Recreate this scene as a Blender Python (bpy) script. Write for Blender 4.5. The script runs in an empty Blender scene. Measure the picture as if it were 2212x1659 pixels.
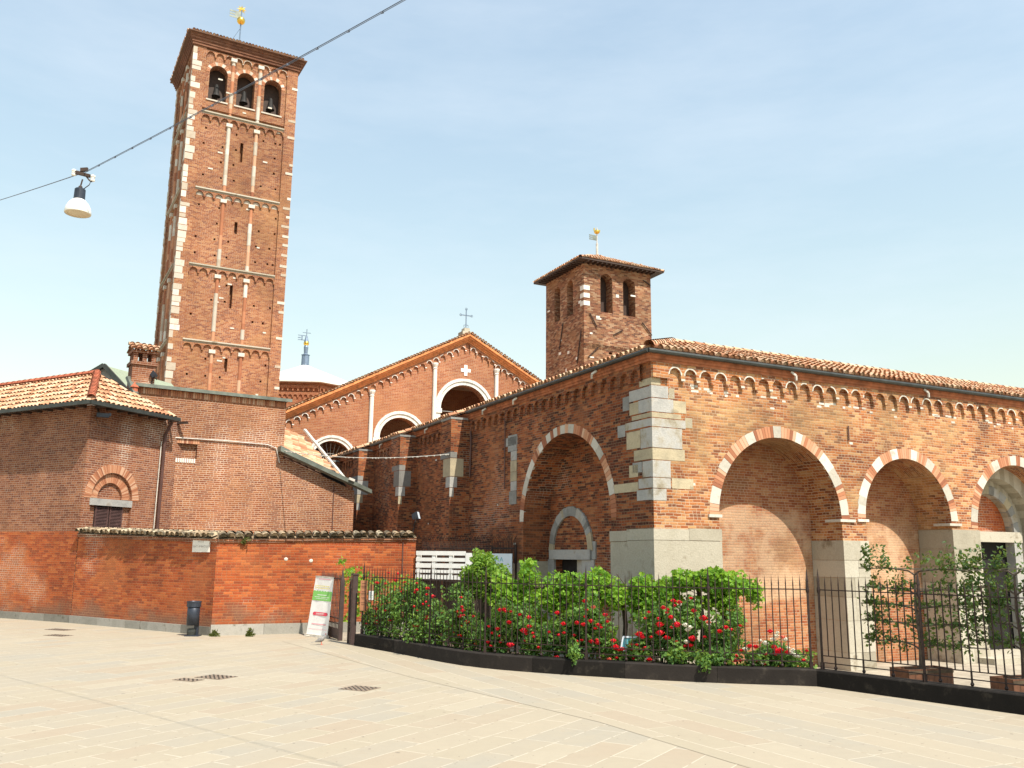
import bpy, bmesh, math, random
import numpy as np
from mathutils import Vector, Matrix
R = math.radians
random.seed(7)
S = bpy.context.scene
COL = S.collection

# ------------------------------------------------------------------ camera
# photo measured on a 2212 x 1659 grid
FPX, PITCH, ROLL, EYE = 1920.0, R(11.0), R(0.6), 2.3
_cp, _sp, _cr, _sr = math.cos(PITCH), math.sin(PITCH), math.cos(ROLL), math.sin(ROLL)
FW = Vector((0, _cp, _sp)); _u = Vector((0, -_sp, _cp)); _x = Vector((1, 0, 0))
CX = _cr*_x + _sr*_u; CU = -_sr*_x + _cr*_u
cam = bpy.data.objects.new('camera', bpy.data.cameras.new('camera')); COL.objects.link(cam)
cam.matrix_world = Matrix.Translation((0, 0, EYE)) @ Matrix((CX, CU, -FW)).transposed().to_4x4()
cam.data.sensor_width = 36.0; cam.data.lens = FPX/2212*36; cam.data.clip_end = 3000; cam.data.clip_start = 0.1
S.camera = cam
# ------------------------------------------------------------------ light
SUND = Vector((0.622, -0.808, 1.50)).normalized()          # towards the sun
w = bpy.data.worlds.new('World'); S.world = w; w.use_nodes = True
nt = w.node_tree; nt.nodes.clear()
sky = nt.nodes.new('ShaderNodeTexSky'); sky.sky_type = 'NISHITA'; sky.sun_disc = False
sky.sun_elevation = math.asin(SUND.z); sky.sun_rotation = math.atan2(SUND.x, SUND.y)
sky.air_density = 2.3; sky.dust_density = 1.0; sky.ozone_density = 2.2
bg = nt.nodes.new('ShaderNodeBackground'); bg.inputs[1].default_value = 0.13
wo = nt.nodes.new('ShaderNodeOutputWorld')
tcw = nt.nodes.new('ShaderNodeTexCoord'); mpw = nt.nodes.new('ShaderNodeMapping'); mpw.inputs['Scale'].default_value = (1, 1, 4)
nzw = nt.nodes.new('ShaderNodeTexNoise'); nzw.inputs['Scale'].default_value = 2.2; nzw.inputs['Detail'].default_value = 6; nzw.inputs['Roughness'].default_value = .62
rmw = nt.nodes.new('ShaderNodeMapRange'); rmw.inputs[1].default_value = .42; rmw.inputs[2].default_value = .75; rmw.inputs[3].default_value = .20; rmw.inputs[4].default_value = .46
mxw = nt.nodes.new('ShaderNodeMix'); mxw.data_type = 'RGBA'; mxw.inputs[7].default_value = (4.9, 5.4, 5.9, 1)      # thin high cloud
nt.links.new(tcw.outputs['Generated'], mpw.inputs[0]); nt.links.new(mpw.outputs[0], nzw.inputs['Vector']); nt.links.new(nzw.outputs[0], rmw.inputs[0]); nt.links.new(rmw.outputs[0], mxw.inputs[0]); nt.links.new(sky.outputs[0], mxw.inputs[6])
nt.links.new(mxw.outputs[2], bg.inputs[0]); nt.links.new(bg.outputs[0], wo.inputs[0])
sl = bpy.data.lights.new('sun', 'SUN'); sl.energy = 5.0; sl.angle = R(0.5); sl.color = (1.0, 0.92, 0.80)
so = bpy.data.objects.new('sun', sl); COL.objects.link(so); so.location = (10, -10, 40)
so.rotation_euler = SUND.to_track_quat('Z', 'Y').to_euler()
S.view_settings.view_transform = 'Standard'; S.view_settings.look = 'None'
S.view_settings.exposure = 0.55; S.view_settings.gamma = 1.0

# ------------------------------------------------------------------ helpers: measuring
O = Vector((0, 0, EYE))
def ray(x, y): return FW + CX*((x-1106)/FPX) - CU*((y-829.5)/FPX)
def at_d(x, y, d):                                   # point at horizontal distance d
    r = ray(x, y); return O + r*(d/math.hypot(r.x, r.y))
def gr(x, y, h=0.0):
    r = ray(x, y); return O + r*((h-EYE)/r.z)
def dr(deg): return Vector((math.sin(R(deg)), math.cos(R(deg)), 0))
def lerp(a, b, t): return a+(b-a)*t

# ------------------------------------------------------------------ helpers: meshes
class MB:
    def __init__(s, T=None):
        s.v = []; s.f = []; s.r = []; s.m = []; s.T = T; s.cur = None; s.mi = 0
    def face(s, *ps):
        if s.T: ps = [s.T(*p) for p in ps]
        i = len(s.v); s.v.extend([tuple(p) for p in ps]); s.f.append(tuple(range(i, i+len(ps))))
        s.r.append(random.random() if s.cur is None else s.cur); s.m.append(s.mi)
    def box(s, x0, x1, y0, y1, z0, z1):
        P = lambda i: ((x0, x1)[i & 1], (y0, y1)[i >> 1 & 1], (z0, z1)[i >> 2 & 1])
        for q in ((0, 1, 5, 4), (2, 6, 7, 3), (0, 4, 6, 2), (1, 3, 7, 5), (4, 5, 7, 6), (0, 2, 3, 1)):
            s.face(*[P(i) for i in q])
    def hexa(s, p):                                   # 8 points, bottom 4 then top 4
        for q in ((0, 1, 5, 4), (1, 2, 6, 5), (2, 3, 7, 6), (3, 0, 4, 7), (4, 5, 6, 7), (3, 2, 1, 0)):
            s.face(*[p[i] for i in q])
    def bar(s, a, b, wd, ht=None):
        a = Vector(a); b = Vector(b); d = (b-a).normalized(); ht = ht or wd
        up = Vector((0, 0, 1)) if abs(d.z) < .95 else Vector((0, 1, 0))
        sx = d.cross(up).normalized()*(wd/2); sy = sx.cross(d).normalized()*(ht/2)
        s.hexa([a-sx-sy, a+sx-sy, b+sx-sy, b-sx-sy, a-sx+sy, a+sx+sy, b+sx+sy, b-sx+sy])
    def tube(s, pts, r, n=8, cap=True):
        pts = [Vector(p) for p in pts]; rings = []
        rr = r if isinstance(r, (list, tuple)) else [r]*len(pts)
        for i, p in enumerate(pts):
            d = (pts[min(i+1, len(pts)-1)]-pts[max(i-1, 0)]).normalized()
            up = Vector((0, 0, 1)) if abs(d.z) < .9 else Vector((1, 0, 0))
            a = d.cross(up).normalized(); b = a.cross(d).normalized()
            rings.append([p+(a*math.cos(2*math.pi*k/n)+b*math.sin(2*math.pi*k/n))*rr[i] for k in range(n)])
        for i in range(len(rings)-1):
            for k in range(n):
                s.face(rings[i][k], rings[i][(k+1) % n], rings[i+1][(k+1) % n], rings[i+1][k])
        if cap: s.face(*rings[0]); s.face(*rings[-1])
    def lathe(s, prof, c=(0, 0, 0), n=16):
        c = Vector(c)
        for (r0, z0), (r1, z1) in zip(prof[:-1], prof[1:]):
            for k in range(n):
                a, b = 2*math.pi*k/n, 2*math.pi*(k+1)/n
                p = [c+Vector((r0*math.cos(a), r0*math.sin(a), z0)), c+Vector((r0*math.cos(b), r0*math.sin(b), z0)),
                     c+Vector((r1*math.cos(b), r1*math.sin(b), z1)), c+Vector((r1*math.cos(a), r1*math.sin(a), z1))]
                if r0 < 1e-6: p = p[1:]
                elif r1 < 1e-6: p = p[:3]
                s.face(*p)
    def sphere(s, c, r, n=10, sc=(1, 1, 1)):
        m = n//2+1
        P = lambda i, j: (c[0]+sc[0]*r*math.sin(math.pi*i/m)*math.cos(2*math.pi*j/n), c[1]+sc[1]*r*math.sin(math.pi*i/m)*math.sin(2*math.pi*j/n), c[2]+sc[2]*r*math.cos(math.pi*i/m))
        for i in range(m):
            for j in range(n):
                q = [P(i, j), P(i, j+1), P(i+1, j+1), P(i+1, j)]
                if i == 0: q = q[1:]
                if i == m-1: q = q[:3] if i else q
                s.face(*q)
    def mark(s): s.marks = getattr(s, 'marks', [])+[len(s.f)]
    def build_split(s, name, mats, parent=None):       # one object per marked segment
        mk = [0]+getattr(s, 'marks', [])+[len(s.f)]
        for a, b in zip(mk[:-1], mk[1:]):
            if b <= a: continue
            g = MB(); 
            for i in range(a, b):
                j = len(g.v); g.v += [s.v[q] for q in s.f[i]]; g.f.append(tuple(range(j, len(g.v)))); g.r.append(s.r[i]); g.m.append(s.m[i])
            g.build(name, mats, parent)
    def build_parts(s, name, mats, parent=None):       # one object per connected piece
        par = {}
        def fd_(k):
            while par.setdefault(k, k) != k: par[k] = par[par[k]]; k = par[k]
            return k
        ky = [tuple(round(c*2000) for c in v) for v in s.v]
        for f in s.f:
            a = fd_(ky[f[0]])
            for i in f[1:]: par[fd_(ky[i])] = a; a = fd_(a)
        gr_ = {}
        for n_, f in enumerate(s.f): gr_.setdefault(fd_(ky[f[0]]), []).append(n_)
        for idx in gr_.values():
            g = MB()
            for i in idx:
                j = len(g.v); g.v += [s.v[q] for q in s.f[i]]; g.f.append(tuple(range(j, len(g.v)))); g.r.append(s.r[i]); g.m.append(s.m[i])
            g.build(name, mats, parent)
    def take(s, o, mi):                                # append another mesh as material slot mi
        j = len(s.v); s.v += o.v; s.f += [tuple(q+j for q in f) for f in o.f]; s.r += o.r; s.m += [mi]*len(o.f)
    def build(s, name, mats, parent=None, smooth=False, loc=None):
        me = bpy.data.meshes.new(name); me.from_pydata(s.v, [], s.f)
        if not isinstance(mats, (list, tuple)): mats = [mats]
        for m in mats: me.materials.append(m)
        if len(mats) > 1: me.polygons.foreach_set('material_index', s.m)
        at = me.attributes.new('rnd', 'FLOAT', 'FACE'); at.data.foreach_set('value', s.r)
        uv = me.uv_layers.new(name='UVMap'); out = []
        for f in s.f:
            p = [Vector(s.v[i]) for i in f]
            n = (p[1]-p[0]).cross(p[2]-p[0])
            if n.length < 1e-12 and len(p) > 3: n = (p[2]-p[0]).cross(p[3]-p[0])
            n = n.normalized() if n.length > 1e-12 else Vector((0, 1, 0))
            if abs(n.z) > .8:
                for q in p: out += [q.x, q.y]
            else:
                t = Vector((n.y, -n.x, 0)).normalized()
                if t.x < -1e-6 or (abs(t.x) < 1e-6 and t.y < 0): t = -t
                for q in p: out += [q.dot(t), q.z]
        uv.data.foreach_set('uv', out)
        if smooth: me.polygons.foreach_set('use_smooth', [True]*len(s.f))
        if smooth == 'weld':
            bm = bmesh.new(); bm.from_mesh(me); bmesh.ops.remove_doubles(bm, verts=bm.verts, dist=1e-4); bm.to_mesh(me); bm.free()
        me.update()
        o = bpy.data.objects.new(name, me); COL.objects.link(o)
        if parent is not None: o.parent = parent
        if loc is not None: o.location = loc
        return o
def tag(o, label=None, cat=None, group=None, kind=None):
    if label: o['label'] = label
    if cat: o['category'] = cat
    if group: o['group'] = group
    if kind: o['kind'] = kind
    return o
def thing(name, label, cat, loc=(0, 0, 0), deg=90, group=None):   # deg: compass direction of local x
    o = bpy.data.objects.new(name, None); COL.objects.link(o); o.empty_display_size = .3
    o.location = loc; o.rotation_euler = (0, 0, R(90-deg)); return tag(o, label, cat, group)
def loc2(o, p):                                                   # world -> local of a thing
    th = o.rotation_euler.z; d = Vector(p)-Vector(o.location)
    return Vector((d.x*math.cos(th)+d.y*math.sin(th), -d.x*math.sin(th)+d.y*math.cos(th), d.z))
def on_front(o, x, y, dep=0.0):                                   # pixel -> local point on the plane y=dep of a thing
    n = Vector((-math.sin(o.rotation_euler.z), math.cos(o.rotation_euler.z), 0))
    r = ray(x, y); t = ((Vector(o.location)+n*dep-O).dot(n))/r.dot(n)
    return loc2(o, O+r*t)

def wall(mb, x0, x1, z0, top, ops=(), brk=(), N=22):
    tf = top if callable(top) else (lambda x: top)
    ops = sorted(ops, key=lambda o: o['c'])
    def solid(a, b, zb):
        xs = [a]+[q for q in sorted(brk) if a+1e-6 < q < b-1e-6]+[b]
        for p, q in zip(xs[:-1], xs[1:]): mb.face((p, 0, zb), (q, 0, zb), (q, 0, tf(q)), (p, 0, tf(p)))
    cur = x0
    for o in ops:
        c, r, sp, base, d = o['c'], o['r'], o['sp'], o.get('base', z0), o['d']; rz = o.get('rz', r)
        solid(cur, c-r, z0)
        if base > z0+1e-6: mb.face((c-r, 0, z0), (c+r, 0, z0), (c+r, 0, base), (c-r, 0, base)); mb.face((c-r, 0, base), (c+r, 0, base), (c+r, d, base), (c-r, d, base))
        if rz > 0: arc = [(c-r*math.cos(math.pi*k/N), sp+rz*math.sin(math.pi*k/N)) for k in range(N+1)]
        else: arc = [(c-r, sp), (c+r, sp)]
        for (xa, za), (xb, zb) in zip(arc[:-1], arc[1:]):
            pts = [q for q in brk if xa+1e-6 < q < xb-1e-6]
            if pts:
                q = pts[0]; zq = lerp(za, zb, (q-xa)/(xb-xa))
                mb.face((xa, 0, za), (q, 0, zq), (q, 0, tf(q)), (xa, 0, tf(xa))); mb.face((q, 0, zq), (xb, 0, zb), (xb, 0, tf(xb)), (q, 0, tf(q)))
            else: mb.face((xa, 0, za), (xb, 0, zb), (xb, 0, tf(xb)), (xa, 0, tf(xa)))
            mb.face((xa, 0, za), (xb, 0, zb), (xb, d, zb), (xa, d, za))
        if not o.get('nojamb'):
            for sx in (c-r, c+r):
                mb.face((sx, 0, base), (sx, d, base), (sx, d, sp), (sx, 0, sp))
        cur = c+r
    solid(cur, x1, z0)
def gridwall(mb, x0, x1, z0, z1, rects, y=0.0):
    xs = sorted({x0, x1} | {v for r in rects for v in r[:2]}); zs = sorted({z0, z1} | {v for r in rects for v in r[2:4]})
    for a, b in zip(xs[:-1], xs[1:]):
        for c, d in zip(zs[:-1], zs[1:]):
            mx, mz = (a+b)/2, (c+d)/2
            if not any(r[0] < mx < r[1] and r[2] < mz < r[3] for r in rects): mb.face((a, y, c), (b, y, c), (b, y, d), (a, y, d))
    for (a, b, c, d, dp) in rects:
        e = y+dp
        mb.face((a, y, c), (a, e, c), (a, e, d), (a, y, d)); mb.face((b, y, c), (b, e, c), (b, e, d), (b, y, d))
        mb.face((a, y, c), (b, y, c), (b, e, c), (a, e, c)); mb.face((a, y, d), (b, y, d), (b, e, d), (a, e, d)); mb.face((a, e, c), (b, e, c), (b, e, d), (a, e, d))
def frieze(mb, x0, n, pitch, r, zs, ztop, leg, y=-.08, dep=.08, rake=None, white=None, N=8, wp=.7):
    # hanging arches: plate in front of the wall; rake(x) shifts z
    rk = rake or (lambda x: 0)
    for i in range(n):
        c = x0+pitch*(i+.5); a = c-pitch/2; b = c+pitch/2
        arc = [(c-r*math.cos(math.pi*k/N), zs+r*math.sin(math.pi*k/N)+rk(c)) for k in range(N+1)]
        for (xa, za), (xb, zb) in zip(arc[:-1], arc[1:]):
            mb.face((xa, y, za), (xb, y, zb), (xb, y, ztop+rk(xb)), (xa, y, ztop+rk(xa))); mb.face((xa, y, za), (xb, y, zb), (xb, y+dep, zb), (xa, y+dep, za))
        for (p, q, sd) in ((a, c-r, 1), (c+r, b, -1)):
            zl = zs-leg+rk(c); t0 = ztop+rk(p); t1 = ztop+rk(q)
            mb.face((p, y, zl), (q, y, zl), (q, y, t1), (p, y, t0)); mb.face((p, y, zl), (q, y, zl), (q, y+dep, zl), (p, y+dep, zl))
            xx = q if sd > 0 else p
            mb.face((xx, y, zl), (xx, y+dep, zl), (xx, y+dep, zs+rk(c)), (xx, y, zs+rk(c)))
        if white is not None and random.random() < wp:
            k0, k1 = (0, N) if random.random() < .5 else sorted(random.sample(range(N+1), 2))
            for k in range(k0, k1):
                A = [(c-rr*math.cos(math.pi*kk/N), y-.006, zs+rr*math.sin(math.pi*kk/N)+rk(c)) for rr, kk in ((r, k), (r, k+1), (r+.035, k+1), (r+.035, k))]
                white.face(*A)
            if random.random() < .5: white.box(c+r+.004, b+(b-c-r)-.004, y-.01, y-.004, zs-leg+rk(c), zs-leg+.05+rk(c))
def ring(mw, mbk, c, sp, r, rz, t, y, a0=0, a1=180, segs=None, th=.06):
    # alternating white stone and brick voussoirs; segs: list of ('w'|'b', degrees)
    a = a0; i = 0
    def wedge(mb, p, q):
        P = lambda ang, e: (c-(r+e)*math.cos(R(ang)), sp+(rz+e)*math.sin(R(ang)))
        tj = t*random.uniform(.93, 1.04); i0, i1, o1, o0 = P(p, 0), P(q, 0), P(q, tj), P(p, tj)
        if q-p > 7:
            c_ = mb.cur if mb.cur is not None and getattr(mb, '_keep', 0) else random.random(); mb._keep = 1; mb.cur = c_
            m_ = (p+q)/2; wedge(mb, p, m_); wedge(mb, m_, q); mb._keep = 0; return
        if not getattr(mb, '_keep', 0): mb.cur = random.random()
        mb.hexa([(i0[0], y, i0[1]), (i1[0], y, i1[1]), (o1[0], y, o1[1]), (o0[0], y, o0[1]),
                 (i0[0], y+th, i0[1]), (i1[0], y+th, i1[1]), (o1[0], y+th, o1[1]), (o0[0], y+th, o0[1])])
    while a < a1-.1:
        k, d = segs[i % len(segs)]; i += 1; d = min(d, a1-a)
        if k == 'w': wedge(mw, a+.15, a+d-.15)
        else:
            n = max(1, round(d/2.6)); 
            for j in range(n): wedge(mbk, a+d*j/n+.12, a+d*(j+1)/n-.12)
        a += d
def tiles(mb, Og, U, V, lu, lv, test=None, pitch=.2, course=.36, r=.088, lift=0.0, jit=.012):
    # rows of barrel tiles on a slope: U along the eave, V up the slope
    Og, U, V = Vector(Og), Vector(U).normalized(), Vector(V).normalized(); Nn = U.cross(V).normalized()
    if Nn.z < 0: Nn = -Nn
    for i in range(int(lu/pitch)):
        for j in range(int(math.ceil(lv/course))):
            u = (i+.5)*pitch; v = j*course
            if test and not test(u, v+course*.4): continue
            mb.cur = random.random()
            du = random.uniform(-jit, jit); dv = random.uniform(-.03, .03); v1 = min(v+course*1.18, lv+.05)
            A, B = [], []
            for k in range(6):
                an = math.pi*k/5
                A.append(Og+U*(u+du-(r+.008)*math.cos(an))+V*(v+dv)+Nn*(lift+.028+(r+.008)*math.sin(an)))
                B.append(Og+U*(u+du-(r-.018)*math.cos(an))+V*v1+Nn*(lift+(r-.03)*math.sin(an)))
            for k in range(5): mb.face(A[k], A[k+1], B[k+1], B[k])
            mb.face(*[Og+U*(u+du-(r-.008)*math.cos(math.pi*k/5))+V*(v+dv+.05)+Nn*(lift+.02+(r-.012)*math.sin(math.pi*k/5)) for k in range(6)])
def ridge(mb, a, b, r=.12, step=.36):
    a, b = Vector(a), Vector(b); L = (b-a).length; d = (b-a)/L; sx = d.cross(Vector((0, 0, 1))).normalized(); up = sx.cross(d)
    for i in range(int(L/step)+1):
        p = a+d*i*step; q = a+d*min(L, (i*step+step*1.15)); mb.cur = random.random()
        for k in range(6):
            t0, t1 = math.pi*k/6, math.pi*(k+1)/6
            mb.face(p+(sx*math.cos(t0)+up*math.sin(t0))*(r+.015), p+(sx*math.cos(t1)+up*math.sin(t1))*(r+.015), q+(sx*math.cos(t1)+up*math.sin(t1))*(r-.01), q+(sx*math.cos(t0)+up*math.sin(t0))*(r-.01))
def leaf(mb, p, sz, el=1.5, up=.3):
    a = Vector((random.gauss(0, 1), random.gauss(0, 1), random.gauss(0, 1))).normalized()
    n = Vector((random.gauss(0, 1), random.gauss(0, 1), random.gauss(0, 1)+up)).normalized()
    b = n.cross(a)
    if b.length < .05: return
    b.normalize(); a = b.cross(n); s_ = sz*random.uniform(.65, 1.25); a *= s_*el*.5; b *= s_*.5
    fold = n*s_*.12
    mb.cur = random.random()
    mb.face(p-a, p-a*.2+b+fold, p+a, p-a*.2-b+fold)
def vleaf(mb, p, sz, up=.5, out=None):
    n = Vector((random.gauss(0, .7), random.gauss(0, .7)-.35, random.gauss(0, .6)+up)).normalized()
    a = n.cross(Vector((random.gauss(0, 1), random.gauss(0, 1), random.gauss(0, 1)))).normalized(); b = n.cross(a)
    s_ = sz*random.uniform(.6, 1.2); mb.cur = random.random()
    mb.face(*[p+(a*math.cos(t)+b*math.sin(t))*s_*.5*k+n*s_*(.1 if k > .8 else 0) for t, k in ((0, 1), (.6, .6), (1.15, .95), (1.8, .62), (2.6, .9), (3.14, .35), (3.68, .9), (4.48, .62), (5.13, .95), (5.68, .6))])

# ------------------------------------------------------------------ helpers: materials
class NT:
    def __init__(s, name):
        s.m = bpy.data.materials.new(name); s.m.use_nodes = True; s.t = s.m.node_tree; s.t.nodes.clear()
        s.out = s.t.nodes.new('ShaderNodeOutputMaterial'); s.b = s.t.nodes.new('ShaderNodeBsdfPrincipled')
        s.t.links.new(s.b.outputs[0], s.out.inputs[0])
    def L(s, a, b): s.t.links.new(a, b)
    def set(s, sock, v):
        if hasattr(v, 'is_output') or isinstance(v, bpy.types.NodeSocket): s.L(v, sock)
        else: sock.default_value = v
    def math(s, op, a, b=0.0, c=0.0):
        n = s.t.nodes.new('ShaderNodeMath'); n.operation = op
        for i, v in enumerate((a, b, c)): s.set(n.inputs[i], v)
        return n.outputs[0]
    def mix(s, f, a, b, mode='MIX'):
        n = s.t.nodes.new('ShaderNodeMix'); n.data_type = 'RGBA'; n.blend_type = mode; n.clamp_factor = True
        s.set(n.inputs[0], f)
        for i, v in ((6, a), (7, b)): s.set(n.inputs[i], v if isinstance(v, bpy.types.NodeSocket) else (*v[:3], 1))
        return n.outputs[2]
    def noise(s, vec, sc, det=3, rough=.55, dim='3D'):
        n = s.t.nodes.new('ShaderNodeTexNoise'); n.noise_dimensions = dim
        if vec is not None: s.L(vec, n.inputs['Vector'])
        n.inputs['Scale'].default_value = sc; n.inputs['Detail'].default_value = det; n.inputs['Roughness'].default_value = rough
        return n.outputs[0], n.outputs[1]
    def ramp(s, f, stops, interp='LINEAR'):
        n = s.t.nodes.new('ShaderNodeValToRGB'); n.color_ramp.interpolation = interp; e = n.color_ramp.elements
        while len(e) < len(stops): e.new(.5)
        for el, (p, c) in zip(e, stops):
            el.position = p; el.color = (*c, 1) if len(c) == 3 else c
        s.set(n.inputs[0], f); return n.outputs[0]
    def smooth(s, v, a, b):
        n = s.t.nodes.new('ShaderNodeMapRange'); n.interpolation_type = 'SMOOTHSTEP'
        s.set(n.inputs[0], v); n.inputs[1].default_value = a; n.inputs[2].default_value = b; return n.outputs[0]
    def coord(s, kind='Object'): n = s.t.nodes.new('ShaderNodeTexCoord'); return n.outputs[kind]
    def attr(s): n = s.t.nodes.new('ShaderNodeAttribute'); n.attribute_name = 'rnd'; return n.outputs['Fac']
    def bump(s, h, st=.5, dist=.02):
        n = s.t.nodes.new('ShaderNodeBump'); n.inputs['Strength'].default_value = st; n.inputs['Distance'].default_value = dist
        s.L(h, n.inputs['Height']); s.L(n.outputs[0], s.b.inputs['Normal'])
    def fin(s, col, rough=.9, metal=0.0, spec=.25):
        s.set(s.b.inputs['Base Color'], col if isinstance(col, bpy.types.NodeSocket) else (*col, 1))
        s.set(s.b.inputs['Roughness'], rough); s.b.inputs['Metallic'].default_value = metal
        s.b.inputs['Specular IOR Level'].default_value = spec; return s.m

def brick(name, pal, mortar, bw=.25, bh=.075, mj=.012, patch=None, patch2=None, wob=.012, big=.35, bump=.8, dark=.72, mstr=.9, band=None, bloom=0.0):
    k = NT(name); uv = k.coord('UV'); sep = k.t.nodes.new('ShaderNodeSeparateXYZ')
    oc = k.coord('Object')
    n1, nc = k.noise(oc, 1.3, 2)
    n2, _ = k.noise(oc, 9.0, 2)
    k.L(uv, sep.inputs[0])
    v = k.math('ADD', sep.outputs[1], k.math('MULTIPLY', k.math('SUBTRACT', n1, .5), wob*3))
    v = k.math('ADD', v, k.math('MULTIPLY', k.math('SUBTRACT', n2, .5), wob))
    u = k.math('ADD', sep.outputs[0], k.math('MULTIPLY', k.math('SUBTRACT', n2, .5), wob*1.5))
    vr = k.math('DIVIDE', v, bh); row = k.math('FLOOR', vr); fv = k.math('FRACT', vr)
    wn = k.t.nodes.new('ShaderNodeTexWhiteNoise'); wn.noise_dimensions = '1D'; k.L(row, wn.inputs['W'])
    ur = k.math('ADD', k.math('DIVIDE', u, bw), k.math('ADD', k.math('MULTIPLY', k.math('MODULO', row, 2.0), .5), k.math('MULTIPLY', wn.outputs[0], .3)))
    # every other header: split the brick in two on some cells
    col = k.math('FLOOR', ur); fu = k.math('FRACT', ur)
    cid = k.t.nodes.new('ShaderNodeCombineXYZ'); k.L(col, cid.inputs[0]); k.L(row, cid.inputs[1])
    w0 = k.t.nodes.new('ShaderNodeTexWhiteNoise'); w0.noise_dimensions = '3D'; k.L(cid.outputs[0], w0.inputs['Vector'])
    split = k.math('GREATER_THAN', w0.outputs[0], .62)
    fu2 = k.math('FRACT', k.math('MULTIPLY', fu, k.math('ADD', split, 1.0)))
    half = k.math('MULTIPLY', split, k.math('GREATER_THAN', fu, .5))
    k.L(half, cid.inputs[2])
    wid = k.math('DIVIDE', bw, k.math('ADD', split, 1.0))
    du = k.math('MULTIPLY', k.math('MINIMUM', fu2, k.math('SUBTRACT', 1.0, fu2)), wid)
    dv = k.math('MULTIPLY', k.math('MINIMUM', fv, k.math('SUBTRACT', 1.0, fv)), bh)
    dm = k.math('MINIMUM', du, dv)
    mask = k.smooth(dm, mj*.35, mj*.8)                              # 1 on the brick
    w1 = k.t.nodes.new('ShaderNodeTexWhiteNoise'); w1.noise_dimensions = '3D'
    c2 = k.t.nodes.new('ShaderNodeVectorMath'); c2.operation = 'ADD'; k.L(cid.outputs[0], c2.inputs[0]); c2.inputs[1].default_value = (17.3, 5.1, 2.2); k.L(c2.outputs[0], w1.inputs['Vector'])
    n = len(pal); base = k.ramp(w1.outputs[0], [(i/n, c) for i, c in enumerate(pal)], 'CONSTANT')
    nb, _ = k.noise(oc, big, 4, .6)
    if patch:
        f = k.smooth(nb, .50, .64); base = k.mix(k.math('MULTIPLY', f, patch[1]), base, patch[0])
    n4, _ = k.noise(oc, big*2.3, 5, .65)
    if patch2:
        f = k.smooth(n4, .55, .66); base = k.mix(k.math('MULTIPLY', f, patch2[1]), base, patch2[0])
    nf, _ = k.noise(oc, 22.0, 3)
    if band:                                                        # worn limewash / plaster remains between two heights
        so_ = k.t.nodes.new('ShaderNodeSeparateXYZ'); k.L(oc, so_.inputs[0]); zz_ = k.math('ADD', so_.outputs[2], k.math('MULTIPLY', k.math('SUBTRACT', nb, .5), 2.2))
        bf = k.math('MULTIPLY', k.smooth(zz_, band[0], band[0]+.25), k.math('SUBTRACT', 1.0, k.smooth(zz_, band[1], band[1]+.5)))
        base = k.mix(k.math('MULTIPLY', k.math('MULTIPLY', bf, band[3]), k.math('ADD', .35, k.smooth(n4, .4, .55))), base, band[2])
    sh = k.math('ADD', k.math('MULTIPLY', k.math('SUBTRACT', nf, .5), .5), k.math('ADD', k.math('MULTIPLY', k.math('SUBTRACT', n4, .5), .7), 1.0))
    n5, _ = k.noise(oc, big*.7, 3); sh = k.math('MULTIPLY', sh, k.math('ADD', dark, k.math('MULTIPLY', k.smooth(n5, .38, .6), 1-dark)))
    cmb = k.t.nodes.new('ShaderNodeCombineXYZ'); [k.L(sh, cmb.inputs[i]) for i in range(3)]
    mcol = k.mix(k.math('MULTIPLY', k.smooth(nb, .35, .7), .5), mortar, base)
    if bloom:                                                       # salt bloom: whitish joints and a thin veil on the bricks
        n6, _ = k.noise(oc, .38, 4, .6); bl = k.math('MULTIPLY', k.smooth(n6, .53, .66), bloom)
        mcol = k.mix(bl, mcol, (.78, .70, .58)); base = k.mix(k.math('MULTIPLY', bl, .05), base, (.70, .58, .46))
        mk = k.math('ADD', k.math('MULTIPLY', mask, k.math('ADD', mstr, k.math('MULTIPLY', bl, 1-mstr))), k.math('MULTIPLY', k.math('SUBTRACT', 1.0, bl), 1-mstr))
        c = k.mix(mk, mcol, base)
    else: c = k.mix(k.math('ADD', k.math('MULTIPLY', mask, mstr), 1-mstr), mcol, base)
    c = k.mix(1.0, c, cmb.outputs[0], 'MULTIPLY')
    hgt = k.math('ADD', mask, k.math('MULTIPLY', nf, .5)); k.bump(hgt, bump, .012)
    return k.fin(c, .92)
def stone(name, stops, sc=2.0, bump=.5, spots=None, rough=.9):
    k = NT(name); oc = k.coord('Object'); r_ = k.attr()
    n1, _ = k.noise(oc, sc, 5, .65); n2, _ = k.noise(oc, sc*14, 3)
    f = k.math('ADD', k.math('MULTIPLY', r_, .55), k.math('MULTIPLY', n1, .5))
    c = k.ramp(f, stops)
    sh = k.math('ADD', .8, k.math('MULTIPLY', n2, .4)); cmb = k.t.nodes.new('ShaderNodeCombineXYZ'); [k.L(sh, cmb.inputs[i]) for i in range(3)]
    c = k.mix(1.0, c, cmb.outputs[0], 'MULTIPLY')
    if spots: c = k.mix(k.math('MULTIPLY', k.smooth(n1, .55, .7), spots[1]), c, spots[0])
    k.bump(k.math('ADD', n1, k.math('MULTIPLY', n2, .4)), bump, .02)
    return k.fin(c, rough, 0, .12)
def plain(name, col, rough=.6, metal=0.0, var=.25, sc=6.0, spec=.4):
    k = NT(name); oc = k.coord('Object'); n1, _ = k.noise(oc, sc, 4)
    a = [max(0, x*(1-var)) for x in col]; b = [min(1, x*(1+var)) for x in col]
    return k.fin(k.ramp(n1, [(.3, a), (.7, b)]), rough, metal, spec)
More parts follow.
